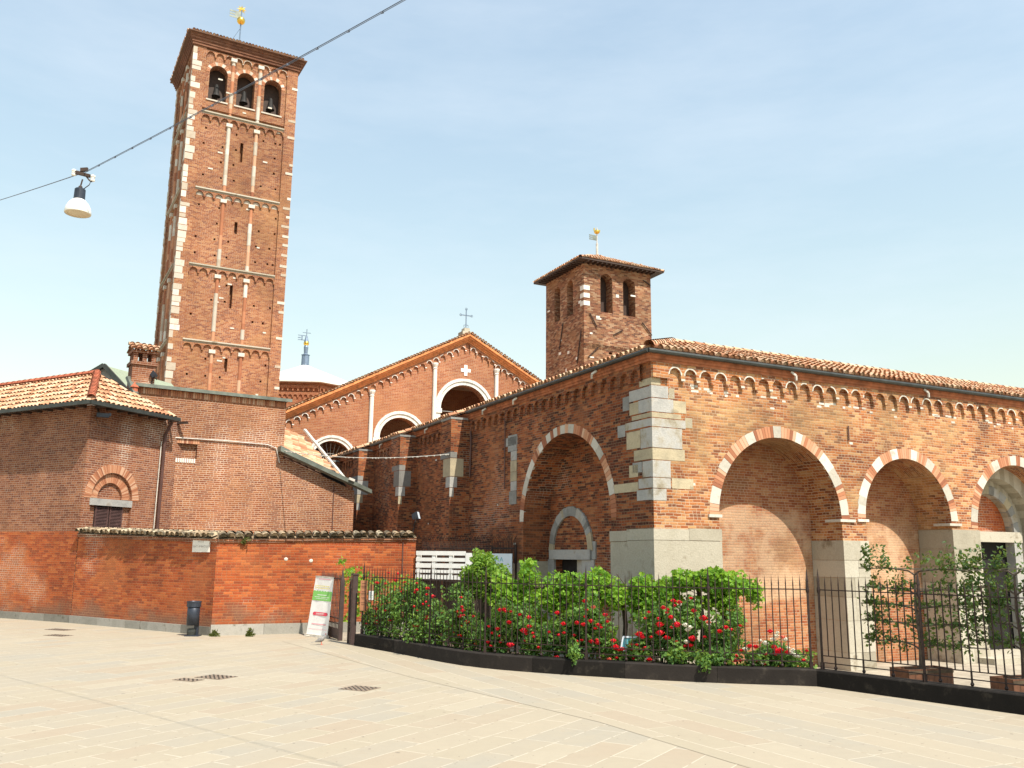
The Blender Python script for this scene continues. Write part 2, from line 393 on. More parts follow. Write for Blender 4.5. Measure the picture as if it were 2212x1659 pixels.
def leafm(name, stops, tr=.45):
    k = NT(name); r_ = k.attr(); oc = k.coord('Object'); n1, _ = k.noise(oc, 2.2, 2)
    f = k.math('ADD', k.math('MULTIPLY', r_, .6), k.math('MULTIPLY', k.math('SUBTRACT', n1, .25), .8))
    c = k.ramp(f, stops); k.fin(c, .5, 0, .35)
    t = k.t.nodes.new('ShaderNodeBsdfTranslucent'); k.L(k.mix(.4, c, (.5, .6, .05)), t.inputs[0])
    mx = k.t.nodes.new('ShaderNodeMixShader'); mx.inputs[0].default_value = tr
    k.L(k.b.outputs[0], mx.inputs[1]); k.L(t.outputs[0], mx.inputs[2]); k.L(mx.outputs[0], k.out.inputs[0]); return k.m
def slabs(name, deg, w_, l_, warm=.5, seed=0.0):
    k = NT(name); oc = k.coord('Object'); mp = k.t.nodes.new('ShaderNodeMapping'); k.L(oc, mp.inputs[0])
    mp.inputs['Rotation'].default_value = (0, 0, -R(90-deg)); mp.inputs['Location'].default_value = (seed, seed*.7, 0)
    sep = k.t.nodes.new('ShaderNodeSeparateXYZ'); k.L(mp.outputs[0], sep.inputs[0])
    row = k.math('FLOOR', k.math('DIVIDE', sep.outputs[1], w_)); fv = k.math('FRACT', k.math('DIVIDE', sep.outputs[1], w_))
    wn = k.t.nodes.new('ShaderNodeTexWhiteNoise'); wn.noise_dimensions = '1D'; k.L(row, wn.inputs['W'])
    ur = k.math('ADD', k.math('DIVIDE', sep.outputs[0], k.math('MULTIPLY', l_, k.math('ADD', .75, k.math('MULTIPLY', wn.outputs[0], .6)))), k.math('MULTIPLY', wn.outputs[0], 7.0))
    col = k.math('FLOOR', ur); fu = k.math('FRACT', ur)
    cid = k.t.nodes.new('ShaderNodeCombineXYZ'); k.L(col, cid.inputs[0]); k.L(row, cid.inputs[1])
    w1 = k.t.nodes.new('ShaderNodeTexWhiteNoise'); w1.noise_dimensions = '2D'; k.L(cid.outputs[0], w1.inputs['Vector'])
    base = k.ramp(w1.outputs[0], [(0, (0.335, 0.289, 0.209)), (.2, (0.320, 0.284, 0.223)), (.42, (0.359, 0.307, 0.227)), (.6, (0.331, 0.265, 0.192)), (.74, (0.302, 0.280, 0.231)), (.88, (0.374, 0.326, 0.245))], 'CONSTANT')
    n1, _ = k.noise(oc, .55, 5, .6); n2, _ = k.noise(oc, 5.0, 5, .7); n3, _ = k.noise(oc, 60.0, 2)
    base = k.mix(k.math('ADD', .38, k.math('MULTIPLY', k.smooth(n1, .40, .64), .45)), base, (0.340, 0.294, 0.218))
    n8, _ = k.noise(oc, 11.0, 1, .4); base = k.mix(k.math('MULTIPLY', k.smooth(n8, .735, .76), .6), base, (.12, .10, .08))
    n9, _ = k.noise(oc, .9, 5, .7); base = k.mix(k.math('MULTIPLY', k.smooth(n9, .56, .70), .35), base, (.30, .25, .185))
    base = k.mix(k.math('MULTIPLY', k.smooth(n2, .56, .72), .4), base, (0.308, 0.250, 0.175))
    sh = k.math('ADD', .86, k.math('ADD', k.math('MULTIPLY', n2, .16), k.math('MULTIPLY', n3, .12)))
    cmb = k.t.nodes.new('ShaderNodeCombineXYZ'); [k.L(sh, cmb.inputs[i]) for i in range(3)]
    base = k.mix(1.0, base, cmb.outputs[0], 'MULTIPLY')
    dv = k.math('MULTIPLY', k.math('MINIMUM', fv, k.math('SUBTRACT', 1.0, fv)), w_)
    du = k.math('MULTIPLY', k.math('MINIMUM', fu, k.math('SUBTRACT', 1.0, fu)), l_)
    dm = k.math('MINIMUM', du, dv); j = k.smooth(dm, .004, .011)
    jc = k.mix(k.smooth(n2, .50, .62), (.62, .56, .45), (.26, .22, .165))
    c = k.mix(k.math('ADD', .5, k.math('MULTIPLY', j, .5)), jc, base)
    k.bump(k.math('ADD', j, k.math('MULTIPLY', n2, .5)), .25, .01)
    return k.fin(c, .8, 0, .3)

M = {}
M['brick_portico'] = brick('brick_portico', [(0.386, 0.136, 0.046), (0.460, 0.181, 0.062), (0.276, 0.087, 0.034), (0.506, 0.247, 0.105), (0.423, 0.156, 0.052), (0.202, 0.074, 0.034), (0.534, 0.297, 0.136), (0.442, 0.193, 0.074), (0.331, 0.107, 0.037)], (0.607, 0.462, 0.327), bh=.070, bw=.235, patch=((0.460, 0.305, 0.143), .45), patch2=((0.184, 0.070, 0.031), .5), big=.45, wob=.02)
M['brick_side_shaded'] = brick('brick_side_shaded', [(0.279, 0.075, 0.027), (0.372, 0.111, 0.036), (0.158, 0.044, 0.021), (0.084, 0.029, 0.017), (0.391, 0.150, 0.059), (0.233, 0.064, 0.026), (0.316, 0.091, 0.032), (0.130, 0.040, 0.021)], (0.307, 0.198, 0.117), bh=.070, bw=.235, patch=((0.372, 0.150, 0.065), .4), patch2=((0.112, 0.040, 0.023), .6), big=.5, wob=.022, bloom=0.3)  # portico brick in darker tones; the side's shade is put into the colour
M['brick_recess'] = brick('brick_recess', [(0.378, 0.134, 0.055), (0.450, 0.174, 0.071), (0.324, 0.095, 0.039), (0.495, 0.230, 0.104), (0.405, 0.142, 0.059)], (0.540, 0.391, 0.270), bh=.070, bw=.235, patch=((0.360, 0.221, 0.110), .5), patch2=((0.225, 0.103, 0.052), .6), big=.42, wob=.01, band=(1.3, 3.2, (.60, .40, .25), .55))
M['brick_garden'] = brick('brick_garden', [(0.387, 0.086, 0.025), (0.440, 0.107, 0.031), (0.317, 0.065, 0.023), (0.475, 0.131, 0.039), (0.352, 0.076, 0.025), (0.264, 0.062, 0.025), (0.414, 0.096, 0.028)], (0.458, 0.234, 0.117), bh=.076, bw=.26, mj=.013, patch=((0.414, 0.151, 0.056), .5), patch2=((0.299, 0.069, 0.025), .5), big=.4, wob=.006, mstr=.6, bloom=.55, band=(-1.0, .35, (0.220, 0.103, 0.063), .7))
M['brick_annex'] = brick('brick_annex', [(0.305, 0.109, 0.046), (0.351, 0.132, 0.057), (0.267, 0.086, 0.038), (0.381, 0.156, 0.068), (0.321, 0.116, 0.049), (0.236, 0.079, 0.038)], (0.607, 0.432, 0.312), bh=.080, bw=.27, mj=.020, patch=((0.358, 0.153, 0.066), .4), patch2=((0.275, 0.076, 0.030), .4), big=.28, wob=.006, bloom=0.4)
M['brick_house'] = brick('brick_house', [(0.253, 0.091, 0.043), (0.298, 0.114, 0.052), (0.216, 0.071, 0.034), (0.320, 0.130, 0.063), (0.268, 0.097, 0.046), (0.186, 0.065, 0.034)], (0.480, 0.338, 0.256), bh=.078, bw=.27, mj=.015, patch=((0.282, 0.123, 0.058), .45), big=.3, wob=.006, bloom=0.8)
M['brick_tower'] = brick('brick_tower', [(0.310, 0.115, 0.047), (0.365, 0.150, 0.065), (0.248, 0.081, 0.034), (0.403, 0.189, 0.084), (0.334, 0.126, 0.050), (0.202, 0.066, 0.034), (0.287, 0.098, 0.039)], (0.528, 0.389, 0.288), bh=.09, bw=.29, mj=.016, patch=((0.388, 0.202, 0.084), .5), patch2=((0.218, 0.077, 0.036), .45), big=.22, wob=.010, mstr=.8)
M['brick_old'] = brick('brick_old', [(0.271, 0.108, 0.055), (0.332, 0.152, 0.076), (0.181, 0.061, 0.034), (0.377, 0.203, 0.111), (0.257, 0.088, 0.043), (0.121, 0.047, 0.031), (0.415, 0.257, 0.159)], (0.347, 0.243, 0.159), bh=.11, bw=.33, mj=.02, patch=((0.332, 0.176, 0.086), .5), patch2=((0.128, 0.051, 0.031), .65), big=.5, wob=.035, mstr=.85)
M['brick_gable'] = brick('brick_gable', [(0.336, 0.121, 0.053), (0.376, 0.145, 0.066), (0.304, 0.100, 0.045), (0.400, 0.169, 0.079), (0.352, 0.127, 0.055)], (0.528, 0.355, 0.256), bh=.09, bw=.29, mj=.015, patch=((0.400, 0.172, 0.074), .5), big=.25, wob=.01, dark=.85)
M['cornice'] = plain('orange_brick_cornice', (.33, .115, .05), .9, 0, .4, 5)
M['vbrick'] = (lambda k: k.fin(k.ramp(k.attr(), [(0, (.26, .10, .055)), (.4, (.42, .175, .09)), (.75, (.50, .26, .15)), (1, (.56, .36, .24))]), .9))(NT('arch_bricks'))
M['white'] = stone('white_stone', [(.1, (.50, .49, .46)), (.45, (.68, .65, .59)), (.9, (.80, .77, .70))], 3, .3)
M['vwhite'] = stone('arch_white_blocks', [(.15, (.34, .31, .26)), (.4, (.50, .47, .40)), (.85, (.66, .62, .54))], 3, .6, ((.30, .25, .19), .6))
M['grey'] = stone('grey_ashlar', [(.25, (.19, .185, .17)), (.42, (.29, .29, .275)), (.56, (.40, .39, .365)), (.68, (.33, .285, .20)), (.82, (.47, .40, .27))], 2.2, .9, ((.18, .15, .11), .5))
M['plinth'] = stone('plinth_stone', [(.2, (.28, .25, .19)), (.45, (.38, .345, .27)), (.7, (.46, .425, .345))], 1.6, 1.0, ((.21, .17, .115), .85))
M['kerbstone'] = stone('wall_base_stone', [(.2, (.13, .12, .10)), (.5, (.24, .23, .20)), (.85, (.38, .36, .32))], 2.5, .6, ((.09, .085, .06), .8))
M['darkkerb'] = stone('dark_granite_kerb', [(.2, (.012, .011, .010)), (.5, (.020, .017, .015)), (.8, (.032, .027, .024))], 3, .5, ((.10, .085, .065), .3))
M['tile'] = (lambda k: k.fin(k.mix(k.math('MULTIPLY', k.smooth(k.noise(k.coord(), 3.5, 4)[0], .52, .68), .45), k.ramp(k.attr(), [(0, (.36, .16, .085)), (.25, (.50, .255, .14)), (.5, (.58, .35, .21)), (.75, (.62, .43, .28)), (1, (.47, .33, .22))]), (.24, .18, .12)), .9))(NT('terracotta_tiles'))
M['coping'] = (lambda k: k.fin(k.mix(k.smooth(k.noise(k.coord(), 6, 4)[0], .42, .58), k.ramp(k.attr(), [(0, (.22, .15, .09)), (.5, (.40, .30, .19)), (1, (.50, .42, .29))]), (.09, .075, .05)), .95))(NT('mossy_coping_tiles'))
M['redtile'] = plain('red_ridge_tiles', (.42, .12, .06), .85, 0, .25, 4)
M['rooffloor'] = plain('tile_bed', (.16, .09, .06), .95)
M['iron'] = plain('rusty_iron', (.030, .017, .014), .6, .2, .5, 12)
M['gatebrown'] = plain('brown_gate_paint', (.055, .034, .030), .6, 0, .25, 5)
M['gutter'] = plain('dark_gutter_metal', (.055, .06, .055), .45, .5, .3, 3)
M['flash'] = plain('grey_green_flashing', (.17, .19, .16), .5, .4, .3, 3)
M['pipe'] = plain('brown_downpipe', (.11, .055, .045), .5, .2, .3, 3)
M['dark'] = plain('dark_interior', (.012, .010, .010), .9)  # near-black fill, stands in for the unlit space behind openings
M['slot'] = plain('dark_wood', (.05, .03, .022), .7)
M['shutter'] = plain('dark_brown_shutter', (.085, .045, .04), .6)
M['tquoin'] = stone('weathered_tower_quoins', [(.1, (.30, .22, .15)), (.3, (.44, .38, .30)), (.5, (.50, .46, .39)), (.7, (.60, .56, .48)), (.9, (.70, .66, .58))], 1.2, .5, ((.30, .24, .17), .5))
M['shadebrick'] = brick('shaded_cornice_brick', [(.20, .085, .05), (.16, .065, .04), (.25, .11, .065)], (.22, .15, .10), bh=.09, bw=.29)  # darkened brick: shade under the roof edge is put into the colour
M['lead'] = plain('pale_lead_roof', (.72, .76, .73), .5, 0, .06, 1.5)
M['gold'] = plain('gold', (.80, .52, .10), .3, 1, .1)
M['blueiron'] = plain('blue_grey_iron', (.16, .22, .30), .5, .3, .2)
M['whitepaint'] = plain('white_paint', (.80, .80, .77), .5, 0, .06)
M['bluepanel'] = plain('pale_blue_panel', (.62, .70, .78), .5, 0, .05)
M['navy'] = plain('dark_blue_grey_metal', (.035, .042, .058), .45, .3, .3)
M['lamp'] = plain('white_lamp_shade', (.80, .79, .74), .35, 0, .04)
M['lampglass'] = plain('cream_lamp_glass', (.62, .52, .36), .4, 0, .1)
M['cable'] = plain('grey_cable', (.10, .12, .16), .6)
M['conduit'] = plain('pale_conduit', (.55, .52, .46), .5)
M['wood'] = plain('brown_wood', (.11, .045, .022), .7, 0, .35, 8)
M['bark'] = plain('bark', (.10, .075, .055), .9, 0, .4, 14)
M['soil'] = plain('garden_soil', (.07, .05, .03), .95, 0, .5, 5)
M['yard'] = plain('pale_yard_gravel', (.33, .29, .225), .95, 0, .25, 3)
M['manhole'] = plain('rusty_manhole_iron', (.22, .165, .12), .75, .2, .35, 18)
M['board'] = plain('brown_wooden_board', (.36, .16, .08), .6, 0, .15)
M['rose'] = (lambda k: k.fin(k.ramp(k.attr(), [(0, (.55, .008, .02)), (.6, (.80, .02, .035)), (1, (.85, .05, .09))]), .6))(NT('red_petals'))
M['whiterose'] = plain('white_petals', (.80, .78, .66), .6, 0, .08)
M['rosepink'] = plain('salmon_petals', (.80, .20, .13), .6, 0, .1)
M['vine'] = leafm('vine_leaves', [(0, (.03, .10, .010)), (.35, (.11, .27, .022)), (.65, (.24, .45, .04)), (1, (.44, .60, .09))], .5)
M['roseleaf'] = leafm('rose_leaves', [(0, (.04, .10, .03)), (.4, (.09, .20, .05)), (.7, (.16, .31, .065)), (1, (.33, .48, .11))], .45)
M['shrubleaf'] = leafm('shrub_leaves', [(0, (.04, .11, .015)), (.4, (.11, .24, .03)), (.75, (.22, .37, .05)), (1, (.38, .50, .10))])
M['appleleaf'] = leafm('apple_leaves', [(0, (.02, .05, .018)), (.45, (.045, .10, .03)), (.8, (.09, .17, .05)), (1, (.18, .27, .08))], .35)
M['weed'] = leafm('weeds', [(0, (.05, .07, .02)), (1, (.16, .18, .06))])
for nm, c_ in (('b_green', (.22, .55, .14)), ('b_red', (.70, .06, .10)), ('b_pink', (.80, .35, .40)), ('b_yellow', (.75, .65, .15)), ('b_text', (.45, .50, .52)), ('teal', (.10, .36, .42)), ('letter', (.42, .38, .34)), ('marble', (.72, .68, .60))):
    M[nm] = plain(nm, c_, .6, 0, .05)
M['bird'] = plain('pigeon_feathers', (.20, .19, .18), .8, 0, .4, 30)

def text_part(name, s_, size, mat, parent, Mx, ext=.002, spc=1.0):
    cu = bpy.data.curves.new(name, 'FONT'); cu.body = s_; cu.size = size; cu.align_x = 'CENTER'; cu.align_y = 'CENTER'; cu.extrude = ext; cu.space_character = spc; cu.resolution_u = 3
    t = bpy.data.objects.new(name+'_tmp', cu); COL.objects.link(t)
    bpy.context.view_layer.update()
    me = bpy.data.meshes.new_from_object(t.evaluated_get(bpy.context.evaluated_depsgraph_get())); bpy.data.objects.remove(t)
    me.name = name; me.materials.clear(); me.materials.append(mat); me.transform(Mx)
    o = bpy.data.objects.new(name, me); COL.objects.link(o); o.parent = parent; return o

def proj(P):
    d = Vector(P)-O; w_ = d.dot(FW); return (1106+FPX*d.dot(CX)/w_, 829.5-FPX*d.dot(CU)/w_)
def zrow(p, y):
    lo, hi = -5.0, 120.0
    for _ in range(50):
        m = (lo+hi)/2
        if proj((p[0], p[1], m))[1] > y: lo = m
        else: hi = m
    return lo
def world(o, p):
    th = o.rotation_euler.z; L_ = Vector(o.location)
    return Vector((L_.x+p[0]*math.cos(th)-p[1]*math.sin(th), L_.y+p[0]*math.sin(th)+p[1]*math.cos(th), L_.z+p[2]))
I = lambda x, y, z: (x, y, z)
SIDE = lambda u, w_, z: (w_, u, z)
def shift(dx=0, dy=0, dz=0, base=I): return lambda x, y, z: base(x+dx, y+dy, z+dz)
DA, DB = 63.7, -26.3
K = Vector((3.38, 21.17, 0)); A_ = dr(DB); B_ = dr(DA)
YARD = -.5
# ------------------------------------------------------------------ ground
G0 = Vector((-8.54, 26.33, 0)); Q = Vector((-14.61, 30.50, 0))
KERB = [(-4.01, 23.85), (-2.79, 22.28), (-.99, 19.84), (.47, 18.79), (2.25, 18.03), (3.93, 17.51), (5.71, 17.21)]
KR = Vector((.6, -.8, 0)); KEND = Vector((5.71, 17.21, 0))+KR*24
gm = MB(); gm.face((-700, -700, YARD), (700, -700, YARD), (700, 1500, YARD), (-700, 1500, YARD))
tag(gm.build('ground', M['yard']), kind='structure')
bm = bmesh.new()
poly = [(-90, -60), (KEND.x+25, -60), (KEND.x, KEND.y)]+KERB[::-1]+[(-3.95, 24.4), (-4.9, 26.1), (-5.75, 27.55), (G0.x, G0.y), (Q.x, Q.y), (Q.x-70, Q.y+39)]
vs = [bm.verts.new((x, y, 0)) for x, y in poly]; ed = [bm.edges.new((vs[i], vs[(i+1) % len(vs)])) for i in range(len(vs))]
bmesh.ops.triangle_fill(bm, edges=ed, use_beauty=True)
sk = [bm.verts.new((x, y, YARD-.05)) for x, y in poly]
for i in range(len(vs)): j = (i+1) % len(vs); bm.faces.new((vs[i], vs[j], sk[j], sk[i]))
me = bpy.data.meshes.new('piazza_paving'); bm.to_mesh(me); bm.free(); me.materials.append(slabs('stone_slabs', 30.5, .46, 1.15))
o = bpy.data.objects.new('piazza_paving', me); COL.objects.link(o); tag(o, kind='structure')
# strip of slabs laid along the kerb, beyond a straight seam
zb = MB(); zz_ = .004
seam = [Vector((-6.11, 24.81, zz_)), Vector((-1.96, 18.01, zz_)), Vector((1.29, 13.35, zz_)), Vector((2.55, 10.9, zz_)), Vector((7.6, 1.6, zz_)), Vector((16, -14, zz_))]
edge = [Vector((-4.05, 23.8, zz_)), Vector((-1.02, 19.8, zz_)), Vector((2.22, 18.0, zz_)), Vector((5.68, 17.18, zz_)), Vector((9.9, 11.5, zz_)), Vector((KEND.x, KEND.y, zz_))]
zb.face(seam[0], seam[1], edge[1], edge[0]); zb.face(seam[1], seam[2], edge[2], edge[1]); zb.face(seam[2], seam[3], edge[3], edge[2]); zb.face(seam[3], seam[4], edge[4], edge[3]); zb.face(seam[4], seam[5], edge[5], edge[4])
tag(zb.build('paving_border', slabs('border_slabs', 152, .5, 1.9, seed=3.3)), kind='structure')
# garden bed behind the kerb
bd = MB(); inner = [(-2.9, 25.2), (-1.6, 23.4), (.1, 21.5), (1.3, 20.6), (2.9, 19.8), (4.4, 19.2), (6.3, 19.0)]
for (a, b), (c, d) in zip(zip(KERB[:-1], KERB[1:]), zip(inner[:-1], inner[1:])):
    bd.face((*a, .12), (*b, .12), (*d, .12), (*c, .12)); bd.face((*c, .12), (*d, .12), (*d, YARD), (*c, YARD))
bd.face((*KERB[-1], .12), (*inner[-1], .12), (*inner[-1], YARD), (*KERB[-1], YARD)); bd.face((*KERB[0], .12), (*inner[0], .12), (*inner[0], YARD), (*KERB[0], YARD))
tag(bd.build('flower_bed_soil', M['soil']), kind='structure')
pf = MB(); 
# ------------------------------------------------------------------ portico (two wings meeting at the corner)
P = thing('brick_portico', 'long low brick portico with striped round arches and a tiled hip roof', 'building', K, DA)
AR = [dict(c=3.99, r=2.05, sp=3.36, d=1.11), dict(c=8.63, r=1.70, sp=3.43, d=1.15), dict(c=13.4, r=1.95, sp=3.25, d=1.7), dict(c=18.2, r=1.9, sp=3.3, d=1.2)]
f = MB(); wall(f, 0, 26, YARD, 7.1, AR); f.build('front_wall', M['brick_portico'], P)
f = MB(SIDE); wall(f, 0, 31, YARD, 7.1, [dict(c=4.3, r=2.45, sp=3.3, d=.9)]); f.build('side_wall', M['brick_side_shaded'], P)
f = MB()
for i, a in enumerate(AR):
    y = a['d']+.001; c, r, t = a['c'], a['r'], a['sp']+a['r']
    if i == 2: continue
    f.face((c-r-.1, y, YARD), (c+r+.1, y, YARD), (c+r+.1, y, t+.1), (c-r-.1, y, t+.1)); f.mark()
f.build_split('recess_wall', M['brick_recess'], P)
# third arch: stone portal with brick tympanum
f = MB(shift(dy=1.0)); wall(f, 11.42, 15.4, YARD, 5.3, [dict(c=13.25, r=1.18, sp=3.2, base=-.36, d=.25)]); f.build('portal_wall', M['plinth'], P)
f = MB(shift(dy=.62)); wall(f, 11.42, 15.4, YARD, 5.3, [dict(c=13.3, r=1.62, sp=3.22, d=.38)]); f.build('portal_outer_order', M['plinth'], P)
g = MB(shift(dy=.93)); gb = MB(); random.seed(3)
ring(g, gb, 13.25, 3.2, 1.18, 1.18, .27, 0, 0, 180, [('w', 22), ('w', 26)], .3); g.build('portal_arch', M['grey'], P)
f = MB(shift(dy=1.22)); f.face((11.9, 0, 2.9), (14.6, 0, 2.9), (14.6, 0, 4.6), (11.9, 0, 4.6)); f.build('tympanum', M['brick_garden'], P)
f = MB(); f.cur = .85; f.box(11.5, 14.75, .9, 1.2, 2.9, 3.22); f.build('portal_lintel', M['plinth'], P)
for cx0, cx1 in ((14.36, 14.72), (11.8, 12.12)): f = MB(); f.cur = .5; f.box(cx0, cx1, .92, 1.22, -.35, 2.895); f.build('portal_jamb', M['grey'], P)
f = MB(); f.box(11.9, 14.6, 1.26, 4, -.36, 2.93); f.build('dark_doorway', M['dark'], P)
f = MB(); f.cur = .6; f.box(10.9, 15.8, -.55, 1.25, YARD, -.34); f.build('door_step', M['plinth'], P)
# stone piers and corner plinth
f = MB(); random.seed(11)
def coursed(x0, x1, y0, y1, lv, split=None):
    for i, (a, b) in enumerate(zip(lv[:-1], lv[1:])):
        j = random.uniform(-.008, .012); f.cur = random.random()
        if split and random.random() < .6:
            q = x0+(x1-x0)*random.uniform(.35, .65); f.box(x0-j, q-.004, y0-j, y1, a+.004, b-.004); f.cur = random.random(); f.box(q+.004, x1+j, y0-j*.5, y1, a+.004, b-.004)
        else: f.box(x0-j, x1+j, y0-j, y1, a+.004, b-.004)
coursed(-.035, 1.955, -.035, 1.09, [YARD, -.1, 2.72]); coursed(-.033, .85, 1.095, 1.86, [YARD, .3, 2.7])
f.cur = .6; f.box(-.05, .98, -.05, 1.09, 2.725, 2.99); f.cur = .35; f.box(.99, 1.975, -.045, 1.09, 2.73, 3.01); f.cur = .5; f.box(-.047, .8, 1.1, 1.87, 2.705, 2.96)
f.mark()
coursed(6.02, 6.95, -.03, 1.10, [YARD, -.05, .75, 1.35, 1.85, 2.3, 2.82], 1); f.mark()
coursed(10.31, 11.46, -.03, 1.12, [YARD, -.1, .5, 1.1, 1.7, 2.15, 2.65, 3.2], 1); f.mark()
coursed(15.33, 16.3, -.03, 1.1, [YARD, .2, .8, 1.5, 2.2, 3.0], 1); f.mark()
for u0, u1, z0, z1 in ((6.72, 7.05, 1.45, 2.18), (7.06, 7.75, 1.4, 2.12), (6.72, 7.2, .7, 1.43), (7.22, 8.1, .6, 1.38), (6.72, 7.6, YARD, .68)):
    f.cur = random.random(); f.box(-.03, .88, u0, u1, z0, z1)
f.build_split('stone_pier', M['plinth'], P)
# quoins
f = MB(); qs = [(6.44, 6.62, .30, .5), (6.13, 6.43, .5, .95), (5.78, 6.12, .63, .55), (5.64, 5.77, .83, .85), (5.42, 5.63, .97, 1.15), (4.91, 5.41, .84, .48), (4.62, 4.90, .98, .78), (4.20, 4.61, .53, .42), (3.94, 4.19, .53, .6), (3.65, 3.93, .37, .68)]
tn = [.95, .5, .55, .85, .62, .6, .92, .6, .6, .55]
for (a, b, lb, la), t in zip(qs, tn): f.cur = t; j = random.uniform(0, .004); f.box(-.007-j, lb+random.uniform(-.04, .04), -.007-j, .06, a+.005, b-.005); f.box(-.0065-j, .06, .061, la, a+random.uniform(0, .02), b-random.uniform(.002, .02))
for x0, x1, z0, z1, t in ((.51, .68, 6.14, 6.4, .78), (.64, 1.02, 5.8, 6.1, .95), (.54, 1.18, 3.95, 4.2, 1.0), (.98, 1.2, 5.45, 5.7, .85)): f.cur = t; f.box(x0, x1, -.006, .05, z0, z1)
for u0, u1, z0, z1, t in ((.96, 1.25, 5.95, 6.3, .1), (.56, .95, 5.8, 6.1, .9), (1.16, 1.5, 5.3, 5.6, .3), (.5, 1.1, 4.95, 5.38, .98), (.62, 1.0, 4.25, 4.55, .95), (.62, 1.7, 3.9, 4.12, 1.0), (.45, .85, 4.35, 4.6, .3)):
    f.cur = t; f.box(-.006, .05, u0, u1, z0, z1)
z = 3.9
for h, t, l in ((.42, .15, .5), (.3, .5, .4), (.3, .85, .42), (.35, .9, .42), (.3, .5, .40), (.52, .3, .62)): f.cur = t; f.box(-.02, .05, 7.22, 7.22+l, z, z+h-.01); z += h
f.cur = .4; f.box(-.02, .05, 7.2, 8.0, 5.75, 6.02); f.build('quoin_stones', M['grey'], P)
f = MB(); random.seed(44)
for _ in range(46):
    x_, z_ = random.uniform(.9, 19), 6.5-abs(random.gauss(0, .12)); f.cur = random.random(); f.box(x_, x_+random.uniform(.08, .24), -.004, .03, z_, z_+.055)
for _ in range(16):
    x_, z_ = random.uniform(.5, 19), random.uniform(3.2, 6.3)
    if any(math.hypot(x_-a['c'], z_-a['sp']) < a['r']+.6 for a in AR): continue
    f.cur = random.random(); f.box(x_, x_+random.uniform(.06, .22), -.004, .03, z_, z_+.06)
for _ in range(22):
    u_, z_ = random.uniform(7.0, 25), random.uniform(1.5, 6.2)
    f.cur = random.random(); f.box(-.004, .03, u_, u_+random.uniform(.07, .2), z_, z_+.06)
f.build('white_bricks', M['vwhite'], P)
# imposts
f = MB()
for x0, x1, z_ in ((5.95, 6.5, 3.30), (6.6, 7.0, 3.32), (1.6, 2.0, 3.3), (10.2, 10.7, 3.3)): f.cur = random.random(); f.box(x0, x1, -.05, .5, z_, z_+.07)
f.build_parts('impost_stone', M['vwhite'], P)
# voussoirs
random.seed(5)
a1s = [('b', 7), ('w', 11), ('b', 12), ('w', 8), ('b', 22), ('w', 8), ('b', 17), ('w', 7), ('b', 13), ('w', 6), ('b', 20), ('w', 25), ('b', 10), ('w', 11), ('b', 6)]
a2s = [('b', 3), ('w', 30), ('b', 14), ('w', 12), ('b', 13), ('w', 9), ('b', 16), ('w', 8), ('b', 12), ('w', 10), ('b', 20), ('w', 14), ('b', 10), ('w', 12)]
a3s = [('b', 5), ('w', 11), ('b', 20), ('w', 10), ('b', 14), ('w', 9), ('b', 15), ('w', 8)]
sds = [('b', 13), ('w', 9), ('b', 16), ('w', 15), ('b', 24), ('w', 7), ('b', 4), ('w', 6), ('b', 4), ('w', 5), ('b', 4), ('w', 6), ('b', 6), ('w', 6), ('b', 10), ('w', 26), ('b', 10), ('w', 8)]
for TT, c, sp, r_, t, sg in ((I, 3.99, 3.36, 2.05, .29, a1s), (I, 8.63, 3.43, 1.70, .29, a2s), (I, 13.4, 3.25, 1.95, .29, a3s), (I, 18.2, 3.3, 1.9, .28, a3s), (SIDE, 4.3, 3.3, 2.45, .26, sds)):
    vw = MB(TT); vb = MB(TT); ring(vw, vb, c, sp, r_, r_, t, -.007, 0, 180, sg)
    vm = MB(); vm.take(vw, 0); vm.take(vb, 1); vm.build('arch_ring', [M['vwhite'], M['vbrick']], P)
# side recess with small portal
f = MB(lambda u, w_, z: (w_+.9, u, z)); wall(f, 1.6, 6.9, YARD, 6.0, [dict(c=5.55, r=.80, sp=2.27, rz=0, d=1.2)]); f.build('side_recess_wall', M['brick_side_shaded'], P)
f = MB(lambda u, w_, z: (w_+.9, u, z)); fb = MB(); random.seed(8)
ring(f, fb, 5.42, 2.5, 1.0, 1.0, .27, -.06, 0, 180, [('w', 24), ('w', 33), ('w', 28)], .08)
f.cur = .55; f.box(4.25, 6.62, -.09, .0, 2.24, 2.52); f.cur = .3; f.box(6.35, 6.72, -.07, .0, YARD, 2.235); f.cur = .6; f.box(4.1, 4.74, -.05, .0, YARD, 2.235); f.cur = .7; f.box(4.86, 5.13, .02, .2, YARD, 2.26); f.cur = .4; f.box(4.02, 4.22, -.04, 0, 2.25, 2.75)
f.build('side_portal_frame', M['grey'], P)
f = MB(); f.box(1.12, 2.1, 4.76, 6.34, YARD, 2.262); f.build('side_doorway_dark_fill', M['dark'], P)  # near-black block added to stand in for shade inside the doorway
# buttresses
ct = MB(); random.seed(9)
for i, (u0, u1) in enumerate(((10.86, 11.75), (16.15, 17.27), (21.8, 22.7), (27.3, 28.2))):
    f = MB(); f.box(-.74, 0, u0, u1, YARD, 6.98); f.build('buttress', M['brick_side_shaded'], P)
    s_ = MB()
    for k, (z0, h, x1_, ue) in enumerate(((5.0, .62, -.25, .62), (5.64, .2, -.5, .9), (4.62, .36, -.48, .35), (4.3, .3, -.6, .0))):
        s_.cur = random.random(); s_.box(-.747, x1_, u0-.008, u0+ue+.02, z0, z0+h)
    s_.cur = .2; s_.box(-.76, .0, u0-.012, u1+.012, 6.985, 7.06)
    s_.build('buttress_stones', M['grey'], P)
    tiles(ct, (-.83, u0-.02, 7.07), (0, 1, 0), (math.cos(R(20)), 0, math.sin(R(20))), u1-u0+.04, .75)
